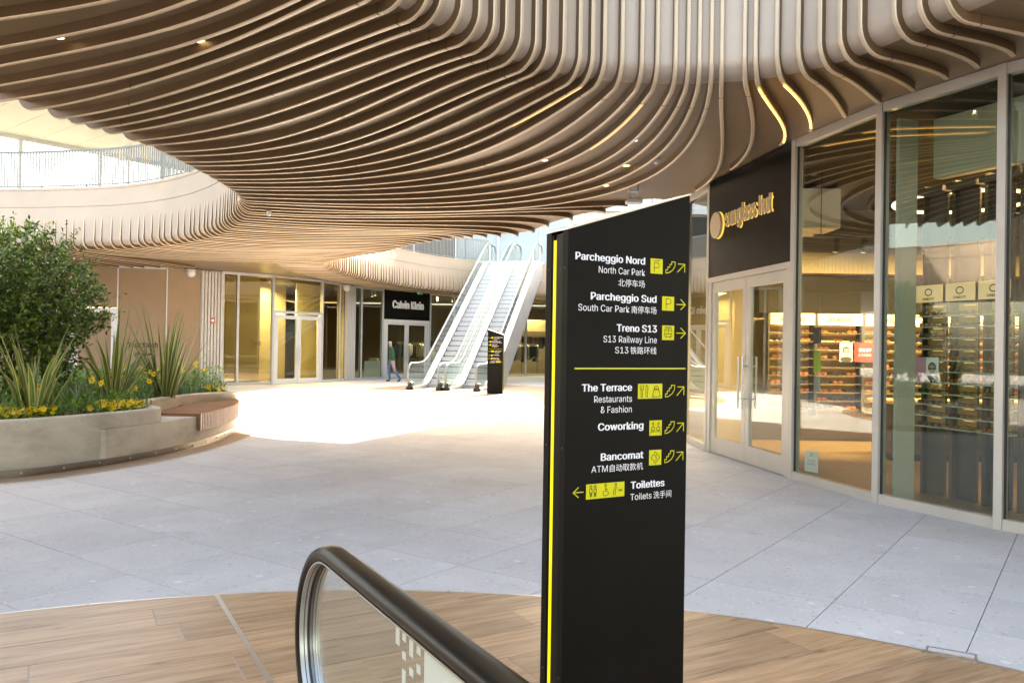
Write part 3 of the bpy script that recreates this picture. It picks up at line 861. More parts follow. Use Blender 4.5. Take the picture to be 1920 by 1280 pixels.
def lettering(body, m, parent, frame, u0, u1, z, size, bold=0.0, extrude=0.0, lift=0.0015, name='lettering'):
    """letters on an upright face: frame = (origin, across, normal); from u0 to u1 across, baseline at height z; size: em, caps 0.727 of it.
    bold thickens the strokes by laying slightly shifted copies"""
    V_, F_ = text_mesh(body)
    x1 = max(p.x for p in V_)
    O, a, nn = frame; cap = size * 0.727
    kx = (u1 - u0) / (x1 + 2 * bold)
    mb = MB()
    shifts = [(bold, 0)] if not bold else [(0, 0), (bold, bold * 0.35), (bold, -bold * 0.35), (2 * bold, 0)]
    for i, (dx, dy) in enumerate(shifts):
        lf = lift + i * (0.00015 if extrude < 0.001 else 0.0006)
        P = lambda p, d: O + a * (u0 + (p.x + dx) * kx) + Vector((0, 0, z + (p.y + dy) * cap)) + nn * d
        if extrude > 0.001:
            n = len(V_); cnt = {}
            for f in F_:
                for e in zip(f, f[1:] + f[:1]): cnt[tuple(sorted(e))] = cnt.get(tuple(sorted(e)), 0) + 1
            fs = [tuple(n + k for k in f) for f in F_]
            for f in F_:
                for e in zip(f, f[1:] + f[:1]):
                    if cnt[tuple(sorted(e))] == 1: fs.append((e[0], e[1], n + e[1], n + e[0]))
            mb.add([P(p, lf) for p in V_] + [P(p, lf + extrude) for p in V_], fs)
        else:
            mb.add([P(p, lf) for p in V_], F_)
    return mb.build(name, m, parent, True)

def strokes(lines, m, parent, frame, u0, z0, w, h, t=0.0022, lift=0.003, name='pictogram'):
    """thin flat line drawing; lines in a unit box"""
    O, a, nn = frame; mb = MB(); dz = Vector((0, 0, 1))
    for ln in lines:
        P = [O + a * (u0 + x * w) + dz * (z0 + y * h) + nn * lift for x, y in ln]
        for p, q in zip(P, P[1:]):
            d = (q - p)
            if d.length < 1e-6: continue
            d.normalize(); s_ = d.cross(nn) * (t / 2)
            p2, q2 = p - d * t * 0.35, q + d * t * 0.35
            mb.add([p2 - s_, q2 - s_, q2 + s_, p2 + s_], [(0, 1, 2, 3)])
    return mb.build(name, m, parent, True)

def plate(m, parent, frame, u0, u1, z0, z1, lift=0.001, thick=0.002, name='panel'):
    O, a, nn = frame; dz = Vector((0, 0, 1)); vs = []
    for l in (lift, lift + thick):
        for u, z in ((u0, z0), (u1, z0), (u1, z1), (u0, z1)): vs.append(O + a * u + dz * z + nn * l)
    return MB().add(vs, [(3, 2, 1, 0), (4, 5, 6, 7), (0, 1, 5, 4), (1, 2, 6, 5), (2, 3, 7, 6), (3, 0, 4, 7)]).build(name, m, parent, True)

def arc(cx, cy, r, a0, a1, n=10, ry=None):
    return [(cx + r * math.cos(R(a0 + (a1 - a0) * k / n)), cy + (ry or r) * math.sin(R(a0 + (a1 - a0) * k / n))) for k in range(n + 1)]

def facing(p, q):
    """frame on an upright plane from p to q, seen so that p is on the left: origin, across, outward normal"""
    a = Vector((q[0] - p[0], q[1] - p[1], 0)); L_ = a.length; a.normalize()
    return (Vector((p[0], p[1], 0)), a, Vector((a.y, -a.x, 0))), L_

def fbox(fr, u0, u1, z0, z1, d0, d1):
    """box in a frame: u across, z up, d along the outward normal"""
    O, a, nn = fr; vs = []
    for d in (d0, d1):
        for u, z in ((u0, z0), (u1, z0), (u1, z1), (u0, z1)): vs.append(O + a * u + Vector((0, 0, z)) + nn * d)
    return MB().add(vs, [(3, 2, 1, 0), (4, 5, 6, 7), (0, 1, 5, 4), (1, 2, 6, 5), (2, 3, 7, 6), (3, 0, 4, 7)])

# ------------------------------------------------------------------ sunglass shop on the right
SF = [(3.12, 12.9), (3.54, 10.22), (3.92, 8.68), (4.49, 7.45), (5.35, 6.2), (6.6, 5.1)]
shop = empty('sunglasses_shop_front', (3.54, 10.2, 0), 0, 'glazed champagne-framed sunglasses shop front curving along the right', 'shop front')
HZ = 4.275
def post(fr, u, w=0.075, z0=0.0, z1=HZ, d0=-0.09, d1=0.03, name='mullion', m='frame', par=None):
    fbox(fr, u - w / 2, u + w / 2, z0, z1, d0, d1).build(name, M[m], par or shop, True)
def glazed(fr, L_, z0=0.0, z1=HZ, par=None, m='frame', g='glass', sill=0.10, head=0.10, e0=0.04, e1=0.04):
    par = par or shop
    fbox(fr, e0, L_ - e1, z0, z0 + sill, -0.08, 0.02).build('sill', M[m], par, True)
    fbox(fr, e0, L_ - e1, z1 - head, z1, -0.08, 0.02).build('head_rail', M[m], par, True)
    fbox(fr, e0 + 0.002, L_ - e1 - 0.002, z0 + sill + 0.002, z1 - head - 0.002, -0.045, -0.033).build('pane', M[g], par, True)
    # dark gasket line
    for u in (e0 + 0.0, L_ - e1 - 0.012):
        fbox(fr, u, u + 0.012, z0 + sill + 0.003, z1 - head - 0.003, -0.031, -0.006).build('gasket', M['dark'], par, True)
frames = []
for p, q in zip(SF, SF[1:]): frames.append(facing(p, q))
for k, (fr, L_) in enumerate(frames):
    post(fr, 0.0)
    if k > 0: glazed(fr, L_)
# door bay
fr, L_ = frames[0]
DZ = 2.74
fbox(fr, 0.04, L_ - 0.04, DZ - 0.08, DZ, -0.09, 0.03).build('transom', M['frame'], shop, True)
post(fr, 0.10, 0.10, 0, DZ - 0.08, -0.085, 0.025, 'door_jamb'); post(fr, L_ - 0.10, 0.10, 0, DZ - 0.08, -0.085, 0.025, 'door_jamb')
half = (L_ - 0.32) / 2
for k in range(2):
    u0 = 0.155 + k * (half + 0.01); u1 = u0 + half
    dr = fbox(fr, u0, u0 + 0.11, 0.012, DZ - 0.085, -0.06, 0.0).build('door', M['frame'], shop, True)
    for name, a in (('stile', (u1 - 0.11, u1, 0.012, DZ - 0.085)), ('bottom_rail', (u0 + 0.11, u1 - 0.11, 0.012, 0.26)), ('top_rail', (u0 + 0.11, u1 - 0.11, DZ - 0.24, DZ - 0.085))):
        fbox(fr, *a, -0.06, 0.0).build(name, M['frame'], dr, True)
    fbox(fr, u0 + 0.112, u1 - 0.112, 0.262, DZ - 0.242, -0.036, -0.024).build('pane', M['glass'], dr, True)
    uh = u1 - 0.06 if k == 0 else u0 + 0.06
    for side in (0.075, -0.135):
        O, a, nn = fr; h0 = O + a * uh + nn * side
        MB().tube([h0 + Vector((0, 0, 0.78)), h0 + Vector((0, 0, 1.52))], 0.015, 10).build('handle', M['steel'], dr, True)
    for z in (0.92, 1.38):
        O, a, nn = fr; q = O + a * uh + Vector((0, 0, z))
        MB().tube([q + nn * 0.075, q - nn * 0.135], 0.009, 8).build('handle_stud', M['steel'], dr, True)
# black sign board over the doors with raised letters
board = fbox(fr, 0.045, L_ - 0.05, DZ + 0.004, HZ - 0.03, -0.10, 0.022).build('sign_board', M['black'], shop, True)
M['sign_cream'] = mat('letter_cream', (0.66, 0.52, 0.36), 0.5)
lettering('sunglass hut', M['sign_cream'], board, fr, 0.72, 2.20, 3.46, 0.36, bold=0.02, extrude=0.02, lift=0.045, name='raised_letters')
O, a, nn = fr
dm = Matrix((( a.x, 0, nn.x, 0), (a.y, 0, nn.y, 0), (0, 1, 0, 0), (0, 0, 0, 1)))
dm.translation = O + a * 0.44 + Vector((0, 0, 3.52)) + nn * 0.05
MB().lathe([(0.0, 0), (0.19, 0), (0.2, 0.01), (0.2, 0.045), (0.19, 0.05), (0.0, 0.05)], 32, M=dm).build('sign_disc', M['sign_cream'], board, True)
M['halo'] = mat('letter_halo_light', (0.9, 0.7, 0.2), 0.5, emis=(1.0, 0.72, 0.12), estr=0.09)
dm2 = dm.copy(); dm2.translation = dm.translation - nn * 0.02
MB().lathe([(0.0, 0), (0.208, 0), (0.208, 0.012), (0.0, 0.012)], 32, M=dm2).build('disc_light', M['halo'], board, True)
lettering('sunglass hut', M['halo'], board, fr, 0.715, 2.205, 3.455, 0.37, bold=0.025, extrude=0.004, lift=0.024, name='letter_light')
# next bays beyond the doors, along to the far corner
SF2 = [(3.12, 12.9), (3.06, 14.4), (3.4, 16.8), (4.1, 20.0), (4.75, 24.0), (5.1, 28.5), (5.3, 33), (5.3, 40), (4.6, 46.4)]
shop2 = empty('corner_shop_front', (3.1, 13, 0), 0, 'glazed bay next to the sunglasses shop doors behind the sign', 'shop front')
for p, q in zip(SF2, SF2[1:]):
    f2, l2 = facing(q, p); post(f2, 0.0, par=shop2); glazed(f2, l2, par=shop2)

# interior
M['shop_floor'] = wood_mat('shop_oak_floor', [(0.3, (0.22, 0.14, 0.07)), (0.6, (0.32, 0.21, 0.11)), (0.8, (0.38, 0.26, 0.14))], 0.35, per_obj=False, planks=(1.4, 0.2))
M['tower'] = mat('dark_walnut', (0.085, 0.066, 0.052), 0.5, nscale=3, namt=0.3)
M['shop_wall'] = mat('shop_wall', (0.26, 0.20, 0.13), 0.7)
M['shelf_back'] = mat('maple_shelf_back', (0.70, 0.44, 0.20), 0.55)
M['shop_ceiling'] = mat('shop_ceiling', (0.035, 0.03, 0.026), 0.8)
M['mirror_dark'] = mat('smoked_mirror', (0.02, 0.017, 0.014), 0.45, spec=0.08)
M['bulkhead'] = mat('cream_bulkhead', (0.36, 0.28, 0.15), 0.6)
M['pale_green'] = mat('pale_plaster', (0.48, 0.47, 0.38), 0.6)
M['sign_lit'] = mat('lit_header', (0.8, 0.65, 0.42), 0.5, emis=(1.0, 0.66, 0.32), estr=0.05)
inner = [(3.05, 14.6), (3.19, 12.9), (3.61, 10.24), (4.0, 8.70), (4.56, 7.50), (5.4, 6.28), (6.6, 5.2), (11, 5.0), (11, 14.6)]
room = empty('shop_room', (6, 10, 0), 0, None, None); room['kind'] = 'structure'
MB().prism(inner, 0.001, 0.012).build('shop_floor', M['shop_floor'], room, True)
MB().prism(inner, 4.16, 4.2).build('shop_ceiling', M['shop_ceiling'], room, True)
MB().box(3.2, 11.1, 14.6, 14.7, 0, 4.15).build('back_wall', M['shop_wall'], room, True)
MB().box(11.0, 11.1, 5.0, 14.6, 0, 4.15).build('end_wall', M['shop_wall'], room, True)
MB().box(4.35, 10.9, 13.9, 14.58, 2.95, 3.3).build('bulkhead', M['bulkhead'], room, True)
MB().box(4.35, 10.9, 14.3, 14.58, 2.28, 2.93).build('mirror_band', M['mirror_dark'], room, True)
MB().box(4.0, 5.0, 12.4, 13.4, 3.5, 4.1).build('duct_box', M['white_plastic'], room, True)
fbox(frames[2][0], 0.16, 3.2, 3.5, 4.14, -0.75, -0.62).build('bulkhead', M['pale_green'], room, True)
# return wall beside the display bay
fr2, l2 = frames[2]
fbox(fr2, 0.10, 0.14, 0.02, 4.1, -0.40, -0.12).build('return_panel', M['pale_green'], room, True)

def glasses_mesh():
    mb = MB()
    for s_ in (-1, 1):
        pts = [(s_ * 0.036 + 0.030 * math.cos(t), 0, 0.022 * math.sin(t)) for t in [2 * math.pi * k / 10 for k in range(10)]]
        mb.cur = 0
        mb.add([(x, -0.003, z) for x, y, z in pts] + [(x, 0.003, z) for x, y, z in pts], [tuple(range(10)), tuple(range(19, 9, -1))] + [(k, (k + 1) % 10, 10 + (k + 1) % 10, 10 + k) for k in range(10)])
        mb.bar((s_ * 0.066, 0, 0.008), (s_ * 0.07, 0.14, 0.004), 0.004, 0.008)
    mb.bar((-0.01, 0, 0.008), (0.01, 0, 0.008), 0.005, 0.005)
    return mb.mesh('sunglasses')
gm = glasses_mesh()
GC = [mat('lens_%s' % n, c, 0.12) for n, c in (('black', (0.015, 0.013, 0.012)), ('brown', (0.12, 0.04, 0.015)), ('amber', (0.28, 0.09, 0.03)))]
GMS = []
for m_ in GC:
    k = gm.copy(); k.materials.append(m_); GMS.append(k)
def glasses(x, y, z, rz, label, group, sc=1.25):
    o = link('sunglasses', random.choice(GMS), None)
    o.location = (x, y, z + 0.022 * sc); o.rotation_euler = (0, 0, rz); o.scale = (sc,) * 3
    tag(o, label, 'sunglasses', group)
def spot_light(name, loc, target, energy, size, color=(1.0, 0.74, 0.42), spread=120, parent=None):
    ld = bpy.data.lights.new(name, 'AREA'); ld.energy = energy; ld.size = size; ld.color = color; ld.spread = R(spread)
    o = bpy.data.objects.new(name, ld); o.location = loc
    o.rotation_euler = (Vector(target) - Vector(loc)).to_track_quat('-Z', 'Y').to_euler(); COL.objects.link(o)
    return o
# wall of lit shelves at the back of the shop
ROWS = 10
wall_frame = (Vector((4.42, 13.92, 0)), Vector((1, 0, 0)), Vector((0, -1, 0)))
heads = ['Ray-Ban', 'PERSOL', 'VOGUE', 'PRADA', 'Ray-Ban', 'PERSOL', 'VOGUE']
for c in range(7):
    x0 = 4.42 + c * 0.82
    sh = empty('shelf_unit', (x0, 14.2, 0), 0, 'lit maple shelf unit of sunglasses on the back wall, %s from the doors' % ('first', 'second', 'third', 'fourth', 'fifth', 'sixth', 'seventh')[c], 'shelves', 'shelf units on the shop back wall')
    MB().box(x0 + 0.01, x0 + 0.80, 14.22, 14.29, 0.55, 2.26).build('back_panel', M['shelf_back'], sh, True)
    for xx in (x0, x0 + 0.80): MB().box(xx - 0.012, xx + 0.012, 13.95, 14.218, 0.5, 2.26).build('upright', M['dark'], sh, True)
    hd = MB().box(x0 + 0.02, x0 + 0.78, 13.93, 13.96, 2.06, 2.26).build('header_sign', M['sign_lit'], sh, True)
    lettering(heads[c], M['dark'], hd, wall_frame, 0.82 * c + 0.2, 0.82 * c + 0.6, 2.13, 0.09, lift=0.012)
    for r_ in range(ROWS):
        z = 0.62 + r_ * 0.145
        MB().box(x0 + 0.014, x0 + 0.786, 13.99, 14.218, z - 0.012, z).build('shelf', M['tower'], sh, True)
        MB().box(x0 + 0.03, x0 + 0.77, 14.205, 14.217, z + 0.115, z + 0.122).build('shelf_light', M['led_soft'], sh, True)
        for q in range(3):
            if random.random() < 0.1: continue
            glasses(x0 + 0.15 + q * 0.25 + random.uniform(-.02, .02), 14.03, z, random.uniform(-.1, .1), 'pair of sunglasses set out on a lit back wall shelf', 'sunglasses on the back wall shelves')
# posters on the shelf wall
def poster(x0, x1, z0, z1, y, m, label, name='poster'):
    root = empty(name, (x0, y, z0), 0, label, 'poster')
    MB().box(x0, x1, y - 0.006, y + 0.006, z0, z1).build('board', m, root, True)
    return root
M['poster_red'] = mat('poster_red', (0.30, 0.025, 0.03), 0.5)
M['poster_pink'] = mat('poster_pink', (0.62, 0.28, 0.42), 0.5)
M['poster_grey'] = mat('poster_grey', (0.42, 0.42, 0.40), 0.5)
M['poster_dark'] = mat('poster_dark', (0.03, 0.03, 0.03), 0.5)
M['poster_skin'] = mat('poster_skin', (0.55, 0.40, 0.32), 0.6)
M['yellow_green'] = mat('yellow_green_card', (0.52, 0.60, 0.02), 0.5)
pr = poster(5.87, 6.23, 1.44, 1.76, 13.90, M['poster_red'], 'dark red sale poster among the lit sunglasses shelves')
wf = (Vector((0, 13.893, 0)), Vector((1, 0, 0)), Vector((0, -1, 0)))
lettering('20% OFF', M['white'], pr, wf, 5.94, 6.16, 1.62, 0.07, bold=0.05, lift=0.002); lettering('2 PAIRS', M['white'], pr, wf, 5.94, 6.16, 1.54, 0.05, lift=0.002)
def portrait(root, fr_, u, z, s_, coat):
    """generic printed head and shoulders with dark glasses"""
    def blob(m, cx, cz, rx, rz, lift, n=14):
        O, a, nn = fr_
        MB().add([O + a * (u + (cx + rx * math.cos(2 * math.pi * k / n)) * s_) + Vector((0, 0, z + (cz + rz * math.sin(2 * math.pi * k / n)) * s_)) + nn * lift for k in range(n)], [tuple(range(n))]).build('print', m, root, True)
    blob(coat, 0, 0.10, 0.36, 0.17, 0.0015); blob(M['poster_dark'], 0, 0.62, 0.22, 0.25, 0.002); blob(M['poster_skin'], 0.01, 0.52, 0.17, 0.23, 0.0025)
    blob(M['poster_dark'], -0.08, 0.56, 0.08, 0.05, 0.003); blob(M['poster_dark'], 0.10, 0.56, 0.08, 0.05, 0.003)
pp = poster(5.62, 5.84, 1.44, 1.77, 13.90, M['poster_grey'], 'grey portrait poster of a person in dark glasses on the shelf wall')
portrait(pp, wf, 5.73, 1.45, 0.29, M['poster_dark'])
# yellow-green notice and small tax free card inside the window beside the doors
nf, nl = frames[1]
nt = empty('window_notice', (3.6, 10.1, 1.3), 0, 'yellow-green paper notice stuck inside the window beside the doors', 'notice')
fbox(nf, 0.36, 0.50, 1.35, 1.62, -0.062, -0.056).build('sheet', M['yellow_green'], nt, True)
fbox(nf, 0.36, 0.50, 1.70, 1.90, -0.062, -0.056).build('sheet', M['poster_dark'], nt, True)
fbox(nf, 0.37, 0.49, 1.12, 1.30, -0.062, -0.056).build('sheet', M['poster_grey'], nt, True)
tx = empty('tax_free_card', (3.6, 10.0, 0.1), 0, 'small white tax free shopping card standing at the foot of the window', 'card')
tf = (nf[0] - nf[2] * 0.10 + nf[1] * 0.14, (nf[1] * 0.96 + nf[2] * -0.28).normalized(), None)
tf = (tf[0], tf[1], Vector((tf[1].y, -tf[1].x, 0)))
plate(M['white'], tx, tf, 0, 0.2, 0.12, 0.38, 0, 0.004, 'card')
plate(M['yellow_green'], tx, tf, 0.08, 0.125, 0.31, 0.36, 0.0045, 0.001, 'logo')
lettering('TAX FREE', M['dark'], tx, tf, 0.04, 0.16, 0.245, 0.03, lift=0.006); lettering('SHOPPING', M['dark'], tx, tf, 0.04, 0.16, 0.205, 0.03, lift=0.006)
# display towers just inside the window
df = (Vector((4.50, 9.22, 0)), Vector((0.395, -1.06, 0)).normalized(), None)
df = (df[0], df[1], Vector((df[1].y, -df[1].x, 0)))
M['shelf_glass'] = mat('satin_glass_shelf', (0.50, 0.55, 0.48), 0.25)
for c in range(3):
    u0 = 0.06 + c * 0.40
    tw = empty('display_tower', tuple(df[0] + df[1] * u0), 0, '%s dark display tower of sunglasses in the shop window' % ('left', 'middle', 'right')[c], 'display', 'display towers in the window')
    fbox(df, u0, u0 + 0.25, 0.02, 3.45, -0.26, -0.23).build('back_panel', M['tower'], tw, True)
    for uu in (u0 - 0.012, u0 + 0.365): fbox(df, uu, uu + 0.02, 0.02, 3.5, -0.26, -0.16).build('upright', M['tower'], tw, True)
    fbox(df, u0 + 0.009, u0 + 0.364, 3.38, 3.44, -0.228, -0.02).build('top_shelf', M['tower'], tw, True)
    hd = fbox(df, u0 + 0.012, u0 + 0.362, 2.17, 2.36, -0.05, -0.03).build('header_sign', M['sign_lit'], tw, True)
    hf = (df[0] - df[2] * 0.03, df[1], df[2])
    lettering('OAKLEY', M['dark'], hd, hf, u0 + 0.11, u0 + 0.27, 2.195, 0.035, bold=0.08, lift=0.002)
    strokes([arc(0.5, 0.5, 0.5, 0, 360, 24)], M['dark'], hd, hf, u0 + 0.145, 2.245, 0.09, 0.07, t=0.012, lift=0.002, name='logo')
    fbox(df, u0 + 0.012, u0 + 0.25, 0.80, 2.15, -0.229, -0.224).build('shelf_glow_plate', M['shelf_back'], tw, True)  # maple-toned plate painting amber light onto the dark back panel
    for r_ in range(11):
        z = 0.80 + r_ * 0.122
        fbox(df, u0 + 0.01, u0 + 0.363, z - 0.012, z, -0.228, -0.02).build('shelf', M['shelf_glass'], tw, True)
        fbox(df, u0 + 0.24, u0 + 0.36, z + 0.096, z + 0.102, -0.06, -0.045).build('shelf_light', M['led_soft'], tw, True)
        if not (c == 0 and 4 <= r_ <= 5):
            for q in range(2):
                p = df[0] + df[1] * (u0 + 0.10 + q * 0.17) - df[2] * 0.07
                glasses(p.x, p.y, z, math.atan2(df[1].y, df[1].x) + random.uniform(-.25, .25), 'pair of sunglasses on a window display tower shelf', 'sunglasses in the window display', 1.05)
wp = empty('pink_poster', tuple(df[0] + df[1] * 0.1), 0, 'pink portrait poster standing on the left display tower', 'poster')
wpf = (df[0] - df[2] * 0.012, df[1], df[2])
plate(M['poster_pink'], wp, wpf, 0.075, 0.415, 1.29, 1.56, 0, 0.004, 'board')
plate(M['white'], wp, wpf, 0.25, 0.415, 1.29, 1.56, 0.0045, 0.0005, 'print')
portrait(wp, (wpf[0] + wpf[2] * 0.005, wpf[1], wpf[2]), 0.33, 1.30, 0.24, M['poster_dark'])
# ring lamp, track and spots
rl = empty('ring_lamp', (5.75, 10.4, 3.55), 0, 'large thin ring lamp hanging from the shop ceiling', 'lamp')
ringp = [(5.75 + 0.8 * math.cos(2 * math.pi * k / 40), 10.4 + 0.8 * math.sin(2 * math.pi * k / 40), 3.55) for k in range(41)]
MB().tube(ringp, 0.022, 8, False).build('ring', M['lamp'], rl, True, True)
for a_ in (0.5, 2.6, 4.7): MB().tube([(5.75 + .8 * math.cos(a_), 10.4 + .8 * math.sin(a_), 3.56), (5.75 + .8 * math.cos(a_), 10.4 + .8 * math.sin(a_), 4.16)], 0.004, 5).build('cord', M['dark'], rl, True)
tk = empty('spot_track', (5.0, 11.6, 3.25), 0, 'black ceiling track above the back of the shop', 'track')
MB().box(4.3, 8.5, 11.58, 11.62, 3.24, 3.28).build('track', M['dark'], tk, True)
for xx in (4.4, 6.4, 8.4): MB().tube([(xx, 11.6, 3.27), (xx, 11.6, 4.17)], 0.006, 6).build('rod', M['dark'], tk, True)
for k, (x, y) in enumerate(((4.62, 11.6), (5.02, 11.6), (5.9, 11.6), (6.8, 11.6), (7.7, 11.6), (8.3, 11.6))):  # the last two are added to brighten the right-hand shelves
    sp = empty('track_spot', (x, y, 3.2), 0, 'black cylinder spotlight on the shop track, %s from the left' % ('first', 'second', 'third', 'fourth', 'fifth', 'sixth')[k], 'spotlight', 'spotlights on the shop track')
    MB().tube([(x, y, 3.24), (x, y, 3.18)], 0.015, 8).build('stem', M['dark'], sp, True)
    MB().tube([(x - 0.01, y - 0.03, 3.2), (x + 0.02, y + 0.07, 3.06)], 0.045, 14).build('can', M['dark'], sp, True)
    MB().tube([(x + 0.0205, y + 0.0715, 3.058), (x + 0.021, y + 0.073, 3.056)], 0.04, 14).build('lens', M['lamp'], sp, True)
    spot_light('spot_and_fill_light', (x + 0.025, y + 0.09, 3.03), (x + 0.15, 14.2, 0.8), 10, 0.08, spread=100)
spot_light('spot_and_fill_light', (7.0, 9.0, 4.1), (6.0, 9.6, 0), 4, 0.5, spread=150)  # general shop light without a fitting
spot_light('spot_and_fill_light', (4.95, 8.35, 4.1), (4.75, 8.6, 1.2), 18, 0.3, spread=120)  # no lamp stands here; added to brighten the display towers
# long low counter inside
ct = empty('shop_counter', (6.5, 12.2, 0), 0, 'long low wooden counter inside the sunglasses shop', 'counter')
MB().box(5.6, 8.2, 11.9, 12.6, 0.12, 0.85, bev=0.02).build('body', M['tower'], ct, True); MB().box(5.55, 8.25, 11.85, 12.65, 0.855, 0.90).build('top', M['shelf_back'], ct, True)
MB().box(5.7, 8.1, 12.0, 12.5, 0.012, 0.118).build('plinth', M['dark'], ct, True)
# ------------------------------------------------------------------ far shops round the back of the court
M['hoarding'] = mat('taupe_hoarding', (0.39, 0.27, 0.165), 0.7, nscale=2, namt=0.06)
M['print_brown'] = mat('print_brown', (0.06, 0.04, 0.03), 0.7)
M['flute'] = mat('fluted_cladding', (0.62, 0.60, 0.57), 0.5, 0.1)
M['red_sign'] = mat('red_sign', (0.6, 0.10, 0.07), 0.5)
def fluted(p, q, label, n, tops=4.25):
    f2, l2 = facing(p, q)
    root = empty('fluted_column', (p[0], p[1], 0), 0, label, 'column', 'fluted columns between the far shops')
    fbox(f2, 0, l2, 0, tops, -0.3, -0.002).build('core', M['flute'], root, True)
    w = l2 / n
    for k in range(n):
        fbox(f2, k * w + w * 0.18, (k + 1) * w - w * 0.18, 0.0, tops - 0.04, 0.0, 0.07).build('flute', M['flute'], root, True)
    return root, f2, l2
ho = empty('shop_hoarding', (-15, 28.5, 0), 0, 'taupe hoarding boards closing a shop behind the planter', 'hoarding')
HP = [(-19.5, 28.0), (-17.2, 28.25), (-15.5, 28.47), (-14.02, 28.77), (-12.45, 29.17), (-11.46, 29.76)]
for k, (p, q) in enumerate(zip(HP, HP[1:])):
    f2, l2 = facing(p, q)
    if k == 2:
        fbox(f2, 0.02, l2 - 0.02, 2.78, 4.26, -0.06, 0).build('board', M['hoarding'], ho, True)
        d = fbox(f2, 0.22, l2 - 0.2, 0.02, 2.6, -0.06, 0).build('door', M['hoarding'], ho, True)
        for u0, u1, z0, z1 in ((0.03, 0.2, 0, 2.76), (l2 - 0.19, l2 - 0.02, 0, 2.76), (0.2, l2 - 0.19, 2.6, 2.76)):
            fbox(f2, u0, u1, z0, z1, -0.05, 0.03).build('door_frame', M['white_metal'], d, True)
    else:
        b = fbox(f2, 0.02, l2 - 0.02, 0.0, 4.26, -0.06, 0).build('board', M['hoarding'], ho, True)
        if k == 3:
            lettering('Your touch', M['print_brown'], b, f2, 0.35, 1.35, 1.38, 0.27, bold=0.06, lift=0.003)
            lettering('of colour', M['print_brown'], b, f2, 0.6, 1.15, 1.1, 0.16, bold=0.05, lift=0.003)
    fbox(f2, -0.02, 0.02, 0, 4.26, -0.05, 0.03).build('cover_strip', M['white_metal'], ho, True)
fbox(facing(HP[3], HP[4])[0], 0, 1.6, 4.20, 4.26, 0.03, 0.06).build('head_strip', M['white_metal'], ho, True)
col1, cf, cl = fluted((-11.46, 29.76), (-10.85, 30.34), 'pale fluted column with a small red fire notice', 7)
rs = fbox(cf, cl * 0.42, cl * 0.62, 2.3, 2.52, 0.075, 0.08).build('fire_notice', M['red_sign'], col1, True)
fbox(cf, cl * 0.46, cl * 0.58, 2.36, 2.46, 0.081, 0.083).build('notice_symbol', M['white'], rs, True)
fluted((-7.40, 35.92), (-7.15, 36.71), 'narrow grey fluted column left of the dark shop sign', 6)
M['amber_wall'] = mat('amber_interior', (0.82, 0.73, 0.46), 0.7, nscale=0.7, namt=0.2)
M['grey_wall'] = mat('grey_interior', (0.36, 0.32, 0.25), 0.7, nscale=0.8, namt=0.2)
amb = empty('amber_shop_front', (-9, 32, 0), 0, 'amber tinted glass shop front with closed double doors', 'shop front')
AP = [(-10.85, 30.34), (-10.41, 30.73), (-9.34, 31.64), (-7.96, 33.99), (-7.54, 35.4), (-7.40, 35.92)]
for k, (p, q) in enumerate(zip(AP, AP[1:])):
    f2, l2 = facing(p, q)
    post(f2, 0.0, 0.09, 0, 4.27, par=amb, m='frame_cool')
    if k != 2:
        glazed(f2, l2, 0, 4.27, amb, 'frame_cool', 'glass_yellow')
        fbox(f2, 0.0, l2, 0.02, 4.2, -1.3, -1.25).build('blind', M['amber_wall'] if k != 1 else M['grey_wall'], amb, True)
    else:
        glazed(f2, l2, 2.80, 4.27, amb, 'frame_cool', 'glass_yellow', 0.1, 0.08)
        fbox(f2, 0.0, l2, 0.02, 4.2, -2.2, -2.15).build('blind', M['grey_wall'], amb, True)
        h = (l2 - 0.3) / 2
        for j in range(2):
            u0 = 0.14 + j * (h + 0.02)
            dr = fbox(f2, u0, u0 + 0.13, 0.01, 2.72, -0.06, 0).build('door', M['white_metal'], amb, True)
            fbox(f2, u0 + h - 0.13, u0 + h, 0.01, 2.72, -0.06, 0).build('stile', M['white_metal'], dr, True)
            fbox(f2, u0 + 0.13, u0 + h - 0.13, 0.01, 0.2, -0.06, 0).build('bottom_rail', M['white_metal'], dr, True)
            fbox(f2, u0 + 0.13, u0 + h - 0.13, 2.58, 2.72, -0.06, 0).build('top_rail', M['white_metal'], dr, True)
            fbox(f2, u0 + 0.132, u0 + h - 0.132, 0.202, 2.578, -0.04, -0.03).build('pane', M['glass_yellow'], dr, True)
            uh = u0 + h - 0.07 if j == 0 else u0 + 0.07
            P0 = f2[0] + f2[1] * uh + f2[2] * 0.07
            MB().tube([P0 + Vector((0, 0, 0.8)), P0 + Vector((0, 0, 1.5))], 0.02, 8).build('handle', M['steel'], dr, True)
        for u0 in (0.05, l2 - 0.14): fbox(f2, u0, u0 + 0.09, 0, 2.8, -0.08, 0.02).build('door_jamb', M['white_metal'], amb, True)
    if k == 1:
        fs_ = (f2[0], f2[1], f2[2])
        lettering('Sale', M['print_brown'], amb, fs_, 0.55, 0.95, 1.52, 0.26, lift=0.012)
MB().prism([(-10.9, 30.3), (-9.34, 31.6), (-7.96, 33.97), (-7.4, 35.9), (-10.5, 37), (-13.5, 33)], 0.001, 0.01).build('shop_floor', M['shop_wall'], amb, True)
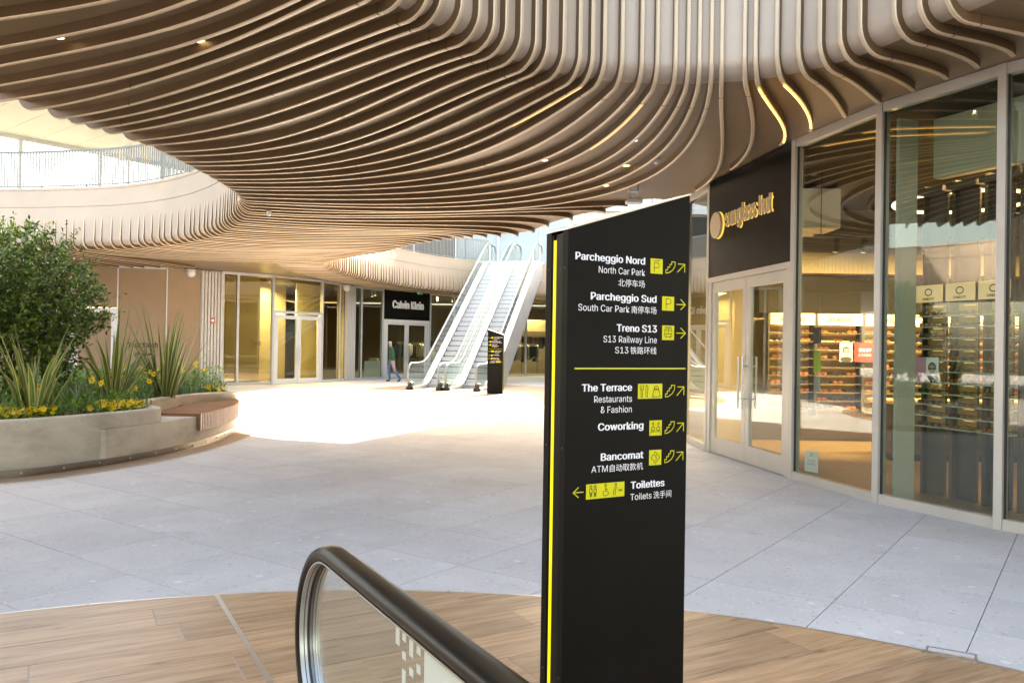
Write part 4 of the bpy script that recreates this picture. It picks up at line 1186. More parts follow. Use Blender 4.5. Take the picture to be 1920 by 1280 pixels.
# clothes shop with the dark sign
ck = empty('clothes_shop_front', (-5, 40, 0), 0, 'clothes shop front with a black sign board over glass doors', 'shop front')
CP = [(-7.15, 36.71), (-6.92, 37.18), (-6.19, 38.72), (-4.17, 41.12), (-3.03, 42.21), (-1.69, 43.48), (0.78, 45.47), (2.47, 46.35), (4.6, 46.5)]
for k, (p, q) in enumerate(zip(CP, CP[1:])):
    f2, l2 = facing(p, q)
    post(f2, 0.0, 0.1, 0, 4.27, par=ck, m='frame_cool')
    if k != 2:
        glazed(f2, l2, 0, 4.27, ck, 'frame_cool', 'glass_green')
    else:
        sb = fbox(f2, 0.06, l2 - 0.05, 2.86, 4.26, -0.08, 0.02).build('sign_board', M['black'], ck, True)
        lettering('Calvin Klein', M['white'], sb, f2, 0.55, 2.6, 3.40, 0.50, bold=0.055, extrude=0.05, lift=0.04, name='raised_letters')
        for u0 in (0.07, l2 - 0.2): fbox(f2, u0, u0 + 0.13, 0, 2.7, -0.08, 0.02).build('door_jamb', M['white_metal'], ck, True)
        fbox(f2, 0.07, l2 - 0.07, 2.7, 2.85, -0.08, 0.02).build('transom', M['white_metal'], ck, True)
        h = (l2 - 0.45) / 2
        for j in range(2):
            u0 = 0.21 + j * (h + 0.02)
            dr = fbox(f2, u0, u0 + 0.12, 0.01, 2.69, -0.06, 0).build('door', M['white_metal'], ck, True)
            fbox(f2, u0 + h - 0.12, u0 + h, 0.01, 2.69, -0.06, 0).build('stile', M['white_metal'], dr, True)
            fbox(f2, u0 + 0.12, u0 + h - 0.12, 0.01, 0.2, -0.06, 0).build('bottom_rail', M['white_metal'], dr, True)
            fbox(f2, u0 + 0.12, u0 + h - 0.12, 2.6, 2.69, -0.06, 0).build('top_rail', M['white_metal'], dr, True)
            fbox(f2, u0 + 0.122, u0 + h - 0.122, 0.202, 2.598, -0.04, -0.03).build('pane', M['glass_green'], dr, True)
            uh = u0 + h - 0.07 if j == 0 else u0 + 0.07
            P0 = f2[0] + f2[1] * uh + f2[2] * 0.07
            MB().tube([P0 + Vector((0, 0, 0.8)), P0 + Vector((0, 0, 1.6))], 0.02, 8).build('handle', M['steel'], dr, True)
    if k == 3:
        fbox(f2, 0.02, 0.30, 1.55, 1.85, 0.03, 0.06).build('notice', M['dark'], ck, True); fbox(f2, 0.05, 0.33, 1.05, 1.45, 0.03, 0.04).build('notice', M['yellow_green'], ck, True)
M['exit_green'] = mat('exit_green', (0.05, 0.35, 0.16), 0.4, emis=(0.05, 0.5, 0.2), estr=0.02)
ex = empty('exit_sign', (-4.7, 40.0, 4.1), 0, 'small green exit sign at the corner of the black shop sign', 'sign')
MB().box(-4.70, -4.45, 39.95, 39.99, 4.12, 4.25).build('plate', M['exit_green'], ex, True)
MB().box(-4.68, -4.60, 39.945, 39.949, 4.14, 4.23).build('symbol', M['white'], ex, True)
# closed room behind the glazed bays on the right
room3 = empty('corner_shop_room', (8, 30, 0)); room3['kind'] = 'structure'
MB().box(9.0, 9.15, 14.75, 52.0, 0, 4.2).build('end_wall', M['shop_wall'], room3, True)
MB().box(5.25, 9.0, 51.5, 51.6, 0, 4.2).build('back_wall', M['shop_wall'], room3, True)
MB().prism([(3.1, 14.75), (3.5, 16.9), (4.2, 20.0), (4.85, 24.0), (5.2, 28.5), (5.4, 33), (5.4, 40), (5.0, 46.4), (5.2, 51.5), (9, 51.5), (9, 14.75)], 0.001, 0.012).build('shop_floor', M['shop_floor'], room3, True)
# rooms behind: floor, back wall, ceilings, clothes rails
room2 = empty('far_shop_room', (-3, 46, 0)); room2['kind'] = 'structure'
MB().prism([(-7.1, 36.8), (-6.2, 38.75), (-4.2, 41.15), (-1.7, 43.5), (0.8, 45.5), (2.5, 46.38), (4.6, 46.55), (5.2, 52), (-14, 52), (-14, 38)], 0.001, 0.012).build('shop_floor', M['shop_wall'], room2, True)
MB().box(-14, 5.2, 51.5, 51.6, 0, 4.2).build('back_wall', M['shop_wall'], room2, True)
MB().box(-14, -13.9, 30, 51.5, 0, 4.2).build('end_wall', M['grey_wall'], room2, True)
MB().bar((-9.6, 44.5, 2.1), (-7.4, 37.2, 2.1), 0.1, 4.2).build('partition', M['white_metal'], room2, True)
MB().bar((-2.5, 47.0, 2.9), (5.0, 50.0, 2.9), 0.3, 0.7).build('bulkhead', M['bulkhead'], room2, True)
CL = [mat('cloth_%d' % i, c, 0.9) for i, c in enumerate(((0.03, 0.03, 0.035), (0.5, 0.42, 0.3), (0.07, 0.09, 0.13), (0.55, 0.52, 0.48), (0.22, 0.10, 0.06), (0.02, 0.02, 0.02)))]
def garment_rack(p, q, z, label, n=12, ln=0.75):
    p, q = Vector((*p, 0)), Vector((*q, 0))
    root = empty('garment_rack', tuple(p), 0, label, 'clothes rack', 'racks of clothes in the far shop')
    fr_ = MB()
    fr_.tube([p, p + Vector((0, 0, z)), q + Vector((0, 0, z)), q], 0.02, 6); fr_.build('frame', M['dark'], root, True)
    t = (q - p).normalized(); w = Vector((-t.y, t.x, 0))
    for k in range(n):
        c = p.lerp(q, (k + 0.5) / n); L_ = ln * random.uniform(0.8, 1.1); hw = 0.20
        dz = Vector((0, 0, 1)); th = 0.025 + 0.02 * random.random()
        prof = [(-hw * 0.25, z - 0.05), (-hw, z - 0.14), (-hw * 1.05, z - 0.5), (-hw * 0.85, z - L_), (hw * 0.85, z - L_), (hw * 1.05, z - 0.5), (hw, z - 0.14), (hw * 0.25, z - 0.05)]
        vs = [c + w * a + dz * b - t * th for a, b in prof] + [c + w * a + dz * b + t * th for a, b in prof]
        MB().add(vs, [tuple(range(8)), tuple(range(15, 7, -1))] + [(i, (i + 1) % 8, 8 + (i + 1) % 8, 8 + i) for i in range(8)]).build('garment', random.choice(CL), root, True)
garment_rack((-4.9, 42.2), (-3.4, 43.6), 1.75, 'rack of dark and tan clothes straight behind the shop doors')
garment_rack((-5.9, 41.6), (-5.0, 43.4), 1.75, 'rack of clothes left of the shop doors inside', 10)
garment_rack((-0.1, 46.5), (1.5, 47.6), 1.8, 'rack of dark jackets right of the escalators', 14, 1.0)
garment_rack((0.6, 48.6), (2.6, 49.4), 2.3, 'high rack of pale clothes right of the escalators', 14, 0.7)
ld = empty('clothes_display', (-6.5, 39.2, 0), 0, 'low white display block inside the clothes shop window', 'display')
MB().box(-7.2, -6.4, 39.6, 40.4, 0.02, 0.8, bev=0.02).build('block', M['white_metal'], ld, True); MB().box(-7.0, -6.6, 39.8, 40.2, 0.81, 0.95).build('folded_clothes', CL[1], ld, True)
lampspots = [(-6.6, 38.9), (-5.2, 41.6), (-4.0, 43.0), (-3.0, 44.2), (-3.2, 43.4), (0.9, 47.0), (-6.9, 39.8)]
for k, (x, y) in enumerate(lampspots):
    lm = empty('shop_spotlight', (x, y, 4.0), 0, 'small lit ceiling spotlight inside the clothes shop', 'spotlight', 'ceiling spotlights of the clothes shop')
    MB().tube([(x, y, 4.26), (x, y, 3.98)], 0.05, 10).build('can', M['white_metal'], lm, True); MB().tube([(x, y, 3.979), (x, y, 3.97)], 0.045, 10).build('lens', M['lamp'], lm, True)
spot_light('shop_lamp', (-4.0, 43.5, 4.1), (-4, 43, 0), 70, 1.2, (1.0, 0.78, 0.5), 160)
spot_light('shop_lamp', (1.2, 48.0, 4.1), (1.2, 48, 0), 70, 1.2, (1.0, 0.75, 0.48), 160)
spot_light('shop_lamp', (-9.6, 33.6, 4.1), (-9.6, 33.0, 0), 55, 1.0, (1.0, 0.93, 0.75), 160)

# ------------------------------------------------------------------ round planter with bench
outer_pts = [(-7.2, 8.15), (-5.85, 9.31), (-5.47, 9.87), (-5.12, 10.73), (-4.90, 11.75), (-4.84, 13.0), (-5.0, 14.5), (-5.45, 15.9), (-6.3, 17.2), (-7.8, 18.3), (-10, 18.8), (-12.4, 17.8), (-13.7, 15), (-13.2, 11), (-11.5, 8.6), (-9.3, 7.6)]
OC = resample(catmull([Vector((x, y, 0)) for x, y in outer_pts], 12, True), 0.1, True)
def normals_of(c):
    n = []
    for i in range(len(c)):
        t = (c[(i + 1) % len(c)] - c[(i - 1) % len(c)]).normalized(); n.append(Vector((t.y, -t.x, 0)))
    return n
ON = normals_of(OC)      # outward (the curve runs anticlockwise)
if ON[min(range(len(OC)), key=lambda k: -OC[k].x)].x < 0: ON = [-v for v in ON]
pl = empty('round_planter', (-9.3, 13.2, 0), 0, 'round raised concrete planter full of plants with a built-in bench', 'planter')
# the tall wall leaves the outer line at the bench and steps back
wall_pts = [(-7.2, 8.15), (-5.87, 9.32), (-5.49, 9.88), (-5.14, 10.73), (-5.0, 11.2), (-4.98, 11.55), (-5.12, 11.82), (-5.45, 12.1), (-5.72, 12.7), (-5.82, 13.7), (-5.72, 14.7), (-5.45, 15.35), (-5.3, 15.62), (-5.38, 15.9), (-5.6, 16.2), (-6.32, 17.2), (-7.8, 18.28), (-10, 18.75), (-12.36, 17.8), (-13.65, 15), (-13.15, 11), (-11.47, 8.62), (-9.3, 7.65)]
WCv = resample(catmull([Vector((x, y, 0)) for x, y in wall_pts], 12, True), 0.08, True)
WN = normals_of(WCv)
if WN[min(range(len(WCv)), key=lambda k: -WCv[k].x)].x < 0: WN = [-v for v in WN]
rows = []
for i in range(len(WCv) + 1):
    p, q = WCv[i % len(WCv)], WN[i % len(WCv)]
    rows.append([Vector((p.x - q.x * d, p.y - q.y * d, z)) for d, z in ((0.012, 0.0), (0.012, 0.645), (0.03, 0.665), (0.13, 0.665), (0.15, 0.645), (0.15, 0.4))])
w_ = MB().grid(rows).build('wall', M['concrete'], pl, True); smooth_by_angle(w_, 35)
# lower concrete seat block along the bench
seg = [i for i in range(len(OC)) if OC[i].x > -6.0 and 10.35 < OC[i].y < 15.95]
seg.sort(key=lambda i: OC[i].y)
blk = [(OC[i] + ON[i] * 0.012) for i in seg]
inner_ = [Vector((-5.55, 15.75, 0)), Vector((-5.62, 15.1, 0)), Vector((-5.8, 14.6, 0)), Vector((-5.9, 13.7, 0)), Vector((-5.8, 12.7, 0)), Vector((-5.52, 12.15, 0)), Vector((-5.2, 11.9, 0)), Vector((-5.1, 11.5, 0)), Vector((-5.24, 10.8, 0)), Vector((-5.35, 10.42, 0))]
MB().prism([(p.x, p.y) for p in blk + inner_], 0.0, 0.46).build('seat_block', M['concrete'], pl, True)
# soil
MB().prism([(WCv[i].x - WN[i].x * 0.14, WCv[i].y - WN[i].y * 0.14) for i in range(0, len(WCv), 3)], 0.30, 0.56).build('soil', mat('soil', (0.035, 0.025, 0.018), 1.0, nscale=20, namt=0.3, bump=0.5, bscale=30), pl, True)
# timber bench: boards across the top, slats down the front
M['bench'] = wood_mat('iroko_bench', [(0.3, (0.20, 0.085, 0.035)), (0.6, (0.34, 0.16, 0.075)), (0.8, (0.42, 0.22, 0.11))], 0.4)
bench = empty('bench', (-5.2, 14.2, 0.46), 0, 'curved reddish timber bench on the end of the planter', 'bench')
bseg = [i for i in seg if OC[i].y > 12.45]
bpath = resample([OC[i] + ON[i] * 0.05 for i in bseg], 0.062)
for k in range(len(bpath) - 1):
    a = bpath[k]; t = (bpath[k + 1] - a).normalized(); nrm = Vector((t.y, -t.x, 0))
    if nrm.x < 0: nrm = -nrm
    depth = 0.78
    # keep the board clear of the tall wall
    for d in [x * 0.05 for x in range(4, 18)]:
        pt = a - nrm * d
        if min((pt - WCv[i]).length for i in range(0, len(WCv), 2)) < 0.10: depth = d; break
    mtx = Matrix(((t.x, -nrm.x, 0, a.x), (t.y, -nrm.y, 0, a.y), (0, 0, 1, 0), (0, 0, 0, 1)))
    MB().box(0.004, 0.055, 0.0, depth, 0.465, 0.505, mtx).build('board', M['bench'], bench, True)
    MB().box(0.004, 0.034, -0.028, -0.003, 0.24, 0.504, mtx).build('front_slat', M['bench'], bench, True)
rows = [[p + Vector((0, 0, z)) for z in (0.26, 0.455)] for p in [q for q in bpath]]
MB().grid(rows).build('backing', M['trim'], bench, True)
e0 = bpath[0]; tt = (bpath[1] - bpath[0]).normalized(); nr = Vector((tt.y, -tt.x, 0)); nr = nr if nr.x > 0 else -nr
mtx = Matrix(((tt.x, -nr.x, 0, e0.x), (tt.y, -nr.y, 0, e0.y), (0, 0, 1, 0), (0, 0, 0, 1)))
MB().box(-0.04, 0.002, -0.03, 0.75, 0.464, 0.506, mtx).build('end_board', M['bench'], bench, True)
MB().box(-0.04, 0.002, -0.03, 0.01, 0.24, 0.4635, mtx).build('end_slat', M['bench'], bench, True)
# kick plate with bolts
rows = []
for i in range(len(OC) + 1):
    p, q = OC[i % len(OC)], ON[i % len(OC)]
    rows.append([Vector((p.x + q.x * d, p.y + q.y * d, z)) for d, z in ((0.0, 0.001), (0.032, 0.001), (0.032, 0.085), (0.0, 0.087))])
M['kick'] = mat('kick_plate_steel', (0.30, 0.27, 0.23), 0.22, 0.9, nscale=4, namt=0.15)
kp = MB().grid(rows).build('kick_plate', M['kick'], pl, True); smooth_by_angle(kp, 35)
bolt = MB().lathe([(0.0, 0), (0.012, 0), (0.010, 0.008), (0.0, 0.011)], 8).mesh('bolt'); bolt.materials.append(M['trim'])
kk = 0
for i in range(0, len(OC), 5):
    p, q = OC[i], ON[i]
    if p.x < -7.5 or p.y > 16.5: continue
    o = link('bolt', bolt, None, kp, True)
    o.matrix_local = Matrix.Translation((p.x + q.x * 0.032, p.y + q.y * 0.032, 0.045)) @ q.to_track_quat('Z', 'Y').to_matrix().to_4x4()
# wooden apron and trim round the planter
apron = MB(); rows = []; rows2 = []
for i in range(len(OC) + 1):
    p, q = OC[i % len(OC)], ON[i % len(OC)]
    rows.append([Vector((p.x + q.x * d, p.y + q.y * d, z)) for d, z in ((0.03, 0.004), (0.40, 0.004), (0.40, -0.01))])
    rows2.append([Vector((p.x + q.x * d, p.y + q.y * d, z)) for d, z in ((0.40, -0.01), (0.40, 0.007), (0.425, 0.007), (0.425, -0.01))])
ap = tag(apron.grid(rows).build('planter_apron', M['oak_far']), kind='structure')
MB().grid(rows2).build('edge_trim', M['trim'], ap)

# ------------------------------------------------------------------ plants
M['leaf_dark'] = leaf_mat('evergreen_leaf', (0.025, 0.058, 0.010), (0.17, 0.27, 0.045), 0.28, 0.2)
M['leaf_mid'] = leaf_mat('ground_leaf', (0.05, 0.14, 0.012), (0.24, 0.42, 0.05), 0.5, 0.3)
M['grass_blue'] = leaf_mat('strap_leaf', (0.08, 0.16, 0.05), (0.22, 0.32, 0.12), 0.45, 0.3)
M['bark'] = mat('bark', (0.09, 0.065, 0.045), 0.9, nscale=20, namt=0.3)
M['blade'] = blade_mat()
M['petal'] = leaf_mat('daffodil_petal', (0.85, 0.64, 0.02), (0.90, 0.74, 0.06), 0.5, 0.3)
M['trumpet'] = leaf_mat('daffodil_trumpet', (0.85, 0.48, 0.02), (0.85, 0.52, 0.03), 0.5, 0.25)
M['pansy'] = leaf_mat('pansy_petal', (0.82, 0.50, 0.01), (0.88, 0.66, 0.02), 0.5, 0.25)
def leaf_quad(mb, p, d, nrm, L_, w):
    """small leaf folded along its midrib"""
    d = d.normalized(); s_ = d.cross(nrm)
    if s_.length < 1e-4: s_ = d.cross(Vector((0.3, 0.5, 0.8)))
    s_.normalize(); up_ = s_.cross(d)
    m_ = p + d * (L_ * 0.5) - up_ * (w * 0.18)
    mb.add([p, p + d * (L_ * 0.45) + s_ * (w / 2), p + d * L_, p + d * (L_ * 0.45) - s_ * (w / 2), m_], [(0, 1, 4), (1, 2, 4), (2, 3, 4), (3, 0, 4)])
def rdir():
    while True:
        v = Vector((random.uniform(-1, 1), random.uniform(-1, 1), random.uniform(-1, 1)))
        if 0.05 < v.length < 1: return v.normalized()
# the evergreen shrub
sb_c = Vector((-7.45, 11.9, 2.0))
shrub = empty('evergreen_shrub', (-7.45, 11.9, 0.56), 0, 'large dark glossy evergreen shrub at the left of the planter', 'shrub')
br = MB()
tips = []
for k in range(9):
    a = k * 0.7 + random.uniform(-.2, .2); base = Vector((-7.45 + 0.12 * math.cos(a), 11.9 + 0.12 * math.sin(a), 0.54))
    tip = sb_c + Vector((math.cos(a) * random.uniform(.4, 1.0), math.sin(a) * random.uniform(.4, 1.0), random.uniform(0.1, 1.0)))
    mid = base.lerp(tip, 0.5) + Vector((math.cos(a), math.sin(a), 0.2)) * 0.15
    br.tube([base, mid, tip], [0.035, 0.022, 0.008], 6)
    for j in range(5):
        s0 = mid.lerp(tip, random.random()); br.tube([s0, s0 + rdir() * 0.5 + Vector((0, 0, 0.1))], [0.008, 0.003], 4)
br.build('branches', M['bark'], shrub, True)
lv = MB()
def shrub_radius(d):
    """uneven outline"""
    n1 = noise.noise(d * 1.7 + Vector((3.1, 0.2, 7.7))); n2 = noise.noise(d * 4.3 + Vector((1.0, 9.0, 2.0)))
    return 1.0 + 0.22 * n1 + 0.16 * n2
clusters = 0
while clusters < 2700:
    d = rdir()
    if d.z < -0.85: continue
    r = shrub_radius(d)
    f = random.random() ** 0.38
    sc = Vector((1.26, 1.22, 1.28))
    if d.z < 0: sc = Vector((1.28, 1.25, 1.15))
    p = sb_c + Vector((d.x * sc.x, d.y * sc.y, d.z * sc.z)) * r * f
    if noise.noise(p * 2.3) < -0.30 and f > 0.75: continue
    if p.z < 0.7: continue
    clusters += 1
    ax = (d + rdir() * 0.7 + Vector((0, 0, 0.35))).normalized()
    for j in range(9):
        q = p + ax * (0.02 * j) + rdir() * 0.025
        leaf_quad(lv, q, ax * 0.5 + rdir(), rdir() + Vector((0, 0, 0.8)), random.uniform(0.06, 0.10), random.uniform(0.032, 0.05))
# a few sprays that stick out
for k in range(46):
    d = rdir(); d.z = abs(d.z) * 0.9 - 0.15; d.normalize()
    r = shrub_radius(d); p0 = sb_c + Vector((d.x * 1.45, d.y * 1.3, d.z * 1.3)) * r * 0.92
    ax = (d + Vector((0, 0, 0.5)) + rdir() * 0.3).normalized()
    for j in range(14):
        leaf_quad(lv, p0 + ax * (0.022 * j) + rdir() * 0.012, ax * 0.6 + rdir(), rdir() + Vector((0, 0, 0.8)), 0.06, 0.028)
lv.build('foliage', M['leaf_dark'], shrub, True)

def blade_obj(parent, base, az, lean, L_, w, droop, fold=0.25):
    mb = MB(); n = 8
    h = Vector((math.cos(az), math.sin(az), 0)); side = Vector((-h.y, h.x, 0))
    p = Vector(base); ang = lean; rows = []
    for k in range(n + 1):
        t = k / n
        ww = w * (0.55 + 0.45 * math.sin(math.pi * min(1, t * 1.15 + 0.12)) ) * (1 if t < 0.55 else max(0.03, 1 - ((t - 0.55) / 0.45) ** 1.5))
        dr = Vector((h.x * math.sin(ang), h.y * math.sin(ang), math.cos(ang)))
        nr_ = dr.cross(side)
        rows.append((p - side * (ww / 2) + nr_ * (ww * fold), p, p + side * (ww / 2) + nr_ * (ww * fold)))
        p = p + dr * (L_ / n); ang += droop / n * (0.3 + 1.4 * t)
    vs = [v for r_ in rows for v in r_]; fs = []; uv = []
    for k in range(n):
        for j in range(2):
            fs.append((k * 3 + j, k * 3 + j + 1, k * 3 + 4 + j, k * 3 + 3 + j)); uv.append([(j / 2, k / n), ((j + 1) / 2, k / n), ((j + 1) / 2, (k + 1) / n), (j / 2, (k + 1) / n)])
    return mb.add(vs, fs, uv).build('blade', M['blade'], parent, True)
def flax(x, y, n, L_, label):
    root = empty('flax_plant', (x, y, 0.56), 0, label, 'plant', 'variegated flax plants in the planter')
    for k in range(n):
        az = random.uniform(0, 2 * math.pi); ln = abs(random.gauss(0.48, 0.26))
        blade_obj(root, (x + 0.16 * math.cos(az) * random.random(), y + 0.16 * math.sin(az) * random.random(), 0.54), az, ln * 0.6, L_ * random.uniform(0.62, 1.05), random.uniform(0.055, 0.085), random.uniform(0.05, 0.45) + (1.2 if random.random() < 0.10 else 0))
flax(-5.98, 10.15, 30, 1.35, 'olive striped flax plant in front of the evergreen shrub')
flax(-6.05, 12.35, 28, 1.65, 'cream striped flax plant in the middle of the planter')
flax(-5.98, 14.0, 30, 1.85, 'tallest cream striped flax plant, nearest the bench')

# daffodils
def daffodil_mesh():
    pet, tru, stm = MB(), MB(), MB()
    for k in range(6):
        a = k * math.pi / 3; d = Vector((math.cos(a), 0, math.sin(a))); s_ = Vector((-d.z, 0, d.x)); f_ = Vector((0, -1, 0))
        pet.add([d * 0.006, d * 0.022 + s_ * 0.013 - f_ * 0.001, d * 0.044 - f_ * 0.006, d * 0.022 - s_ * 0.013 - f_ * 0.001], [(0, 1, 2, 3)])
    mt = Matrix.Rotation(R(90), 4, 'X')
    tru.lathe([(0.008, 0.0), (0.010, 0.014), (0.016, 0.022)], 10, M=mt)
    tru.f = [f for f in tru.f if len(f) == 4]; tru.mi = [0] * len(tru.f); tru.uv = [None] * len(tru.f)
    stm.tube([(0, 0.012, 0.0), (0, 0.02, -0.03), (0, 0.012, -0.2), (0, 0.0, -0.42)], 0.0035, 5)
    return pet.mesh('petals'), tru.mesh('trumpet', True), stm.mesh('stem')
dm_p, dm_t, dm_s = daffodil_mesh(); dm_p.materials.append(M['petal']); dm_t.materials.append(M['trumpet']); dm_s.materials.append(M['grass_blue'])
def inside_wall(x, y):
    c = False; j = len(WCv) - 1
    for i in range(len(WCv)):
        a, b = WCv[i], WCv[j]
        if (a.y > y) != (b.y > y) and x < (b.x - a.x) * (y - a.y) / (b.y - a.y) + a.x: c = not c
        j = i
    return c
spots = []
while len(spots) < 34:
    x, y = random.gauss(-6.15, 0.3), random.gauss(14.1, 0.7)
    if inside_wall(x, y): spots.append((x, y, random.uniform(0.92, 1.22)))
while len(spots) < 48:
    x, y = random.uniform(-7.2, -5.5), random.uniform(10.2, 13.2)
    if inside_wall(x, y): spots.append((x, y, random.uniform(0.85, 1.15)))
for x, y, z in spots:
    g_ = 'daffodils by the bench' if y > 13.2 else 'scattered daffodils in the planter'
    r_ = empty('daffodil', (x, y, z), random.uniform(-0.9, 0.9) + math.atan2(x, -y) * 0 + 0.35, 'yellow daffodil in bloom beside the tallest flax plant by the bench' if y > 13.2 else 'yellow daffodil in bloom among the low greenery left of the bench', 'flower', g_)
    r_.rotation_euler.x = random.uniform(-0.3, 0.35); r_.scale = (1.3,) * 3
    link('petals', dm_p, None, r_); link('trumpet', dm_t, None, r_); link('stem', dm_s, None, r_)
# low yellow pansies in three patches
bloom = MB()
for k in range(5):
    a = k * 2 * math.pi / 5 + 0.3; d = Vector((math.cos(a), math.sin(a), 0.25)).normalized(); s_ = Vector((-math.sin(a), math.cos(a), 0))
    bloom.add([Vector((0, 0, 0)), d * 0.014 + s_ * 0.013, d * 0.027 + Vector((0, 0, 0.003)), d * 0.014 - s_ * 0.013], [(0, 1, 2, 3)])
bloom_me = bloom.mesh('bloom'); bloom_me.materials.append(M['pansy'])
patches = [((-6.05, 9.95), (0.38, 0.20), 70, 'patch of yellow pansies at the near end of the planter'), ((-5.45, 11.25), (0.20, 0.40), 110, 'dense patch of yellow pansies by the end of the tall wall'), ((-5.72, 15.55), (0.18, 0.35), 30, 'patch of yellow pansies at the far end of the bench')]
for (cx, cy_), (sx, sy), n, lab in patches:
    root = empty('pansy_patch', (cx, cy_, 0.56), 0, lab, 'flowers', 'patches of yellow pansies'); fo = MB(); got = 0; tries = 0
    while got < n and tries < 4000:
        tries += 1
        x, y = random.gauss(cx, sx * 0.6), random.gauss(cy_, sy * 0.6)
        if not inside_wall(x, y) : continue
        if min((Vector((x, y, 0)) - q).length for q in WCv[::2]) < 0.17: continue
        got += 1
        z = random.uniform(0.66, 0.76)
        o = link('bloom', bloom_me, None, root); o.location = (x - cx, y - cy_, z - 0.56); s = random.uniform(1.2, 1.9); o.scale = (s, s, s)
        o.rotation_euler = (random.uniform(0.3, 1.2), random.uniform(-.5, .5), random.uniform(-.6, 1.1))
        for j in range(9): leaf_quad(fo, Vector((x, y, z - 0.03)) + rdir() * 0.07, rdir(), Vector((0, 0, 1)) + rdir() * 0.6, 0.045, 0.03)
    fo.build('leaves', M['leaf_mid'], root, True)
# low greenery between
gc, gb = MB(), MB(); cnt = 0
while cnt < 9000:
    x, y = random.uniform(-9.5, -5.2), random.uniform(9.2, 17)
    if not inside_wall(x, y) or min((Vector((x, y, 0)) - q).length for q in WCv[::3]) < 0.2: continue
    cnt += 1
    hgt = 0.16 + 0.26 * max(0, noise.noise(Vector((x * 1.4, y * 1.4, 0))) + 0.35) + (0.22 if y > 12.3 else 0)
    z = 0.58 + hgt * random.random() ** 0.5
    leaf_quad(gc, Vector((x, y, z)), rdir() + Vector((0, 0, 0.3)), Vector((0, 0, 1)) + rdir() * 0.7, random.uniform(0.04, 0.08), random.uniform(0.025, 0.045))
    if cnt % 2 == 0 and (y > 12.4 or random.random() < 0.35):
        az = random.uniform(0, 6.28); L_ = random.uniform(0.25, 0.55); h = Vector((math.cos(az), math.sin(az), 0)); b0 = Vector((x, y, 0.57)); s_ = Vector((-h.y, h.x, 0)) * 0.006
        p1 = b0 + Vector((0, 0, L_ * 0.6)) + h * L_ * 0.18; p2 = b0 + Vector((0, 0, L_ * 0.9)) + h * L_ * 0.5
        gb.add([b0 - s_, b0 + s_, p1 + s_, p1 - s_, p2], [(0, 1, 2, 3), (3, 2, 4)])
gcv = tag(gc.build('ground_cover', M['leaf_mid']), 'low leafy green ground cover filling the planter', 'ground cover', kind='stuff')
tag(gb.build('strap_leaves', M['grass_blue']), 'grassy daffodil leaves growing through the planter', 'leaves', kind='stuff')
# ------------------------------------------------------------------ escalators
RISE = ZD
def step_line():
    y1 = 2.05; y2 = y1 + RISE / math.tan(R(30)); raw = lambda y: 0.0 if y < y1 else (RISE if y > y2 else (y - y1) * math.tan(R(30)))
    return lambda y: sum(raw(y + d * 0.1) for d in range(-6, 7)) / 13.0, y1, y2
SL, Y1, Y2 = step_line()
YE = Y2 + 2.0
def newel_path(top, rad, y_end, rise_fn, n=12, both=True):
    """handrail centre line in the (y, z) plane"""
    cz = top - rad; P = []
    for k in range(n + 1):
        a = R(235 - (235 - 90) * k / n); P.append((rad + rad * math.cos(a), cz + rad * math.sin(a)))
    P = [(rad * 0.95, cz - rad * 0.97)] + P if False else P
    y = rad + 0.25
    while y < y_end - rad - 0.1:
        P.append((y, rise_fn(y) + top)); y += 0.3
    if both:
        for k in range(n + 1):
            a = R(90 - (90 + 55) * k / n); P.append((y_end - rad + rad * math.cos(a), rise_fn(y_end) + cz + rad * math.sin(a)))
    else:
        P.append((y_end, rise_fn(y_end) + top))
    return P
def sweep_section(path, sec, Mx):
    """path: (y, z) points in the upright plane x = 0; sec: closed (x, n) outline, n along the outward side of the path"""
    rows = []
    for i, (y, z) in enumerate(path):
        a = path[max(i - 1, 0)]; b = path[min(i + 1, len(path) - 1)]
        t = Vector((0, b[0] - a[0], b[1] - a[1])).normalized(); nn = Vector((0, -t.z, t.y))
        rows.append([Mx @ (Vector((sx, y, z)) + nn * sn) for sx, sn in sec + sec[:1]])
    return MB().grid(rows)
RAIL_SEC = [(-0.030, -0.020), (-0.038, -0.012), (-0.040, 0.0), (-0.034, 0.010), (-0.020, 0.0155), (0, 0.017), (0.020, 0.0155), (0.034, 0.010), (0.040, 0.0), (0.038, -0.012), (0.030, -0.020)]
WID = 1.12
M['step'] = mat('grooved_step', (0.74, 0.75, 0.74), 0.5, 0.0, nscale=3, namt=0.1)
M['riser_shade'] = mat('step_foot_shade', (0.36, 0.36, 0.36), 0.6)  # shade line at each riser foot, painted as grey
M['clad'] = mat('escalator_cladding', (0.52, 0.56, 0.58), 0.42, 0.25, nscale=0.8, namt=0.08)
M['deckmetal'] = mat('escalator_deck', (0.70, 0.71, 0.71), 0.30, 0.5, nscale=3, namt=0.05)
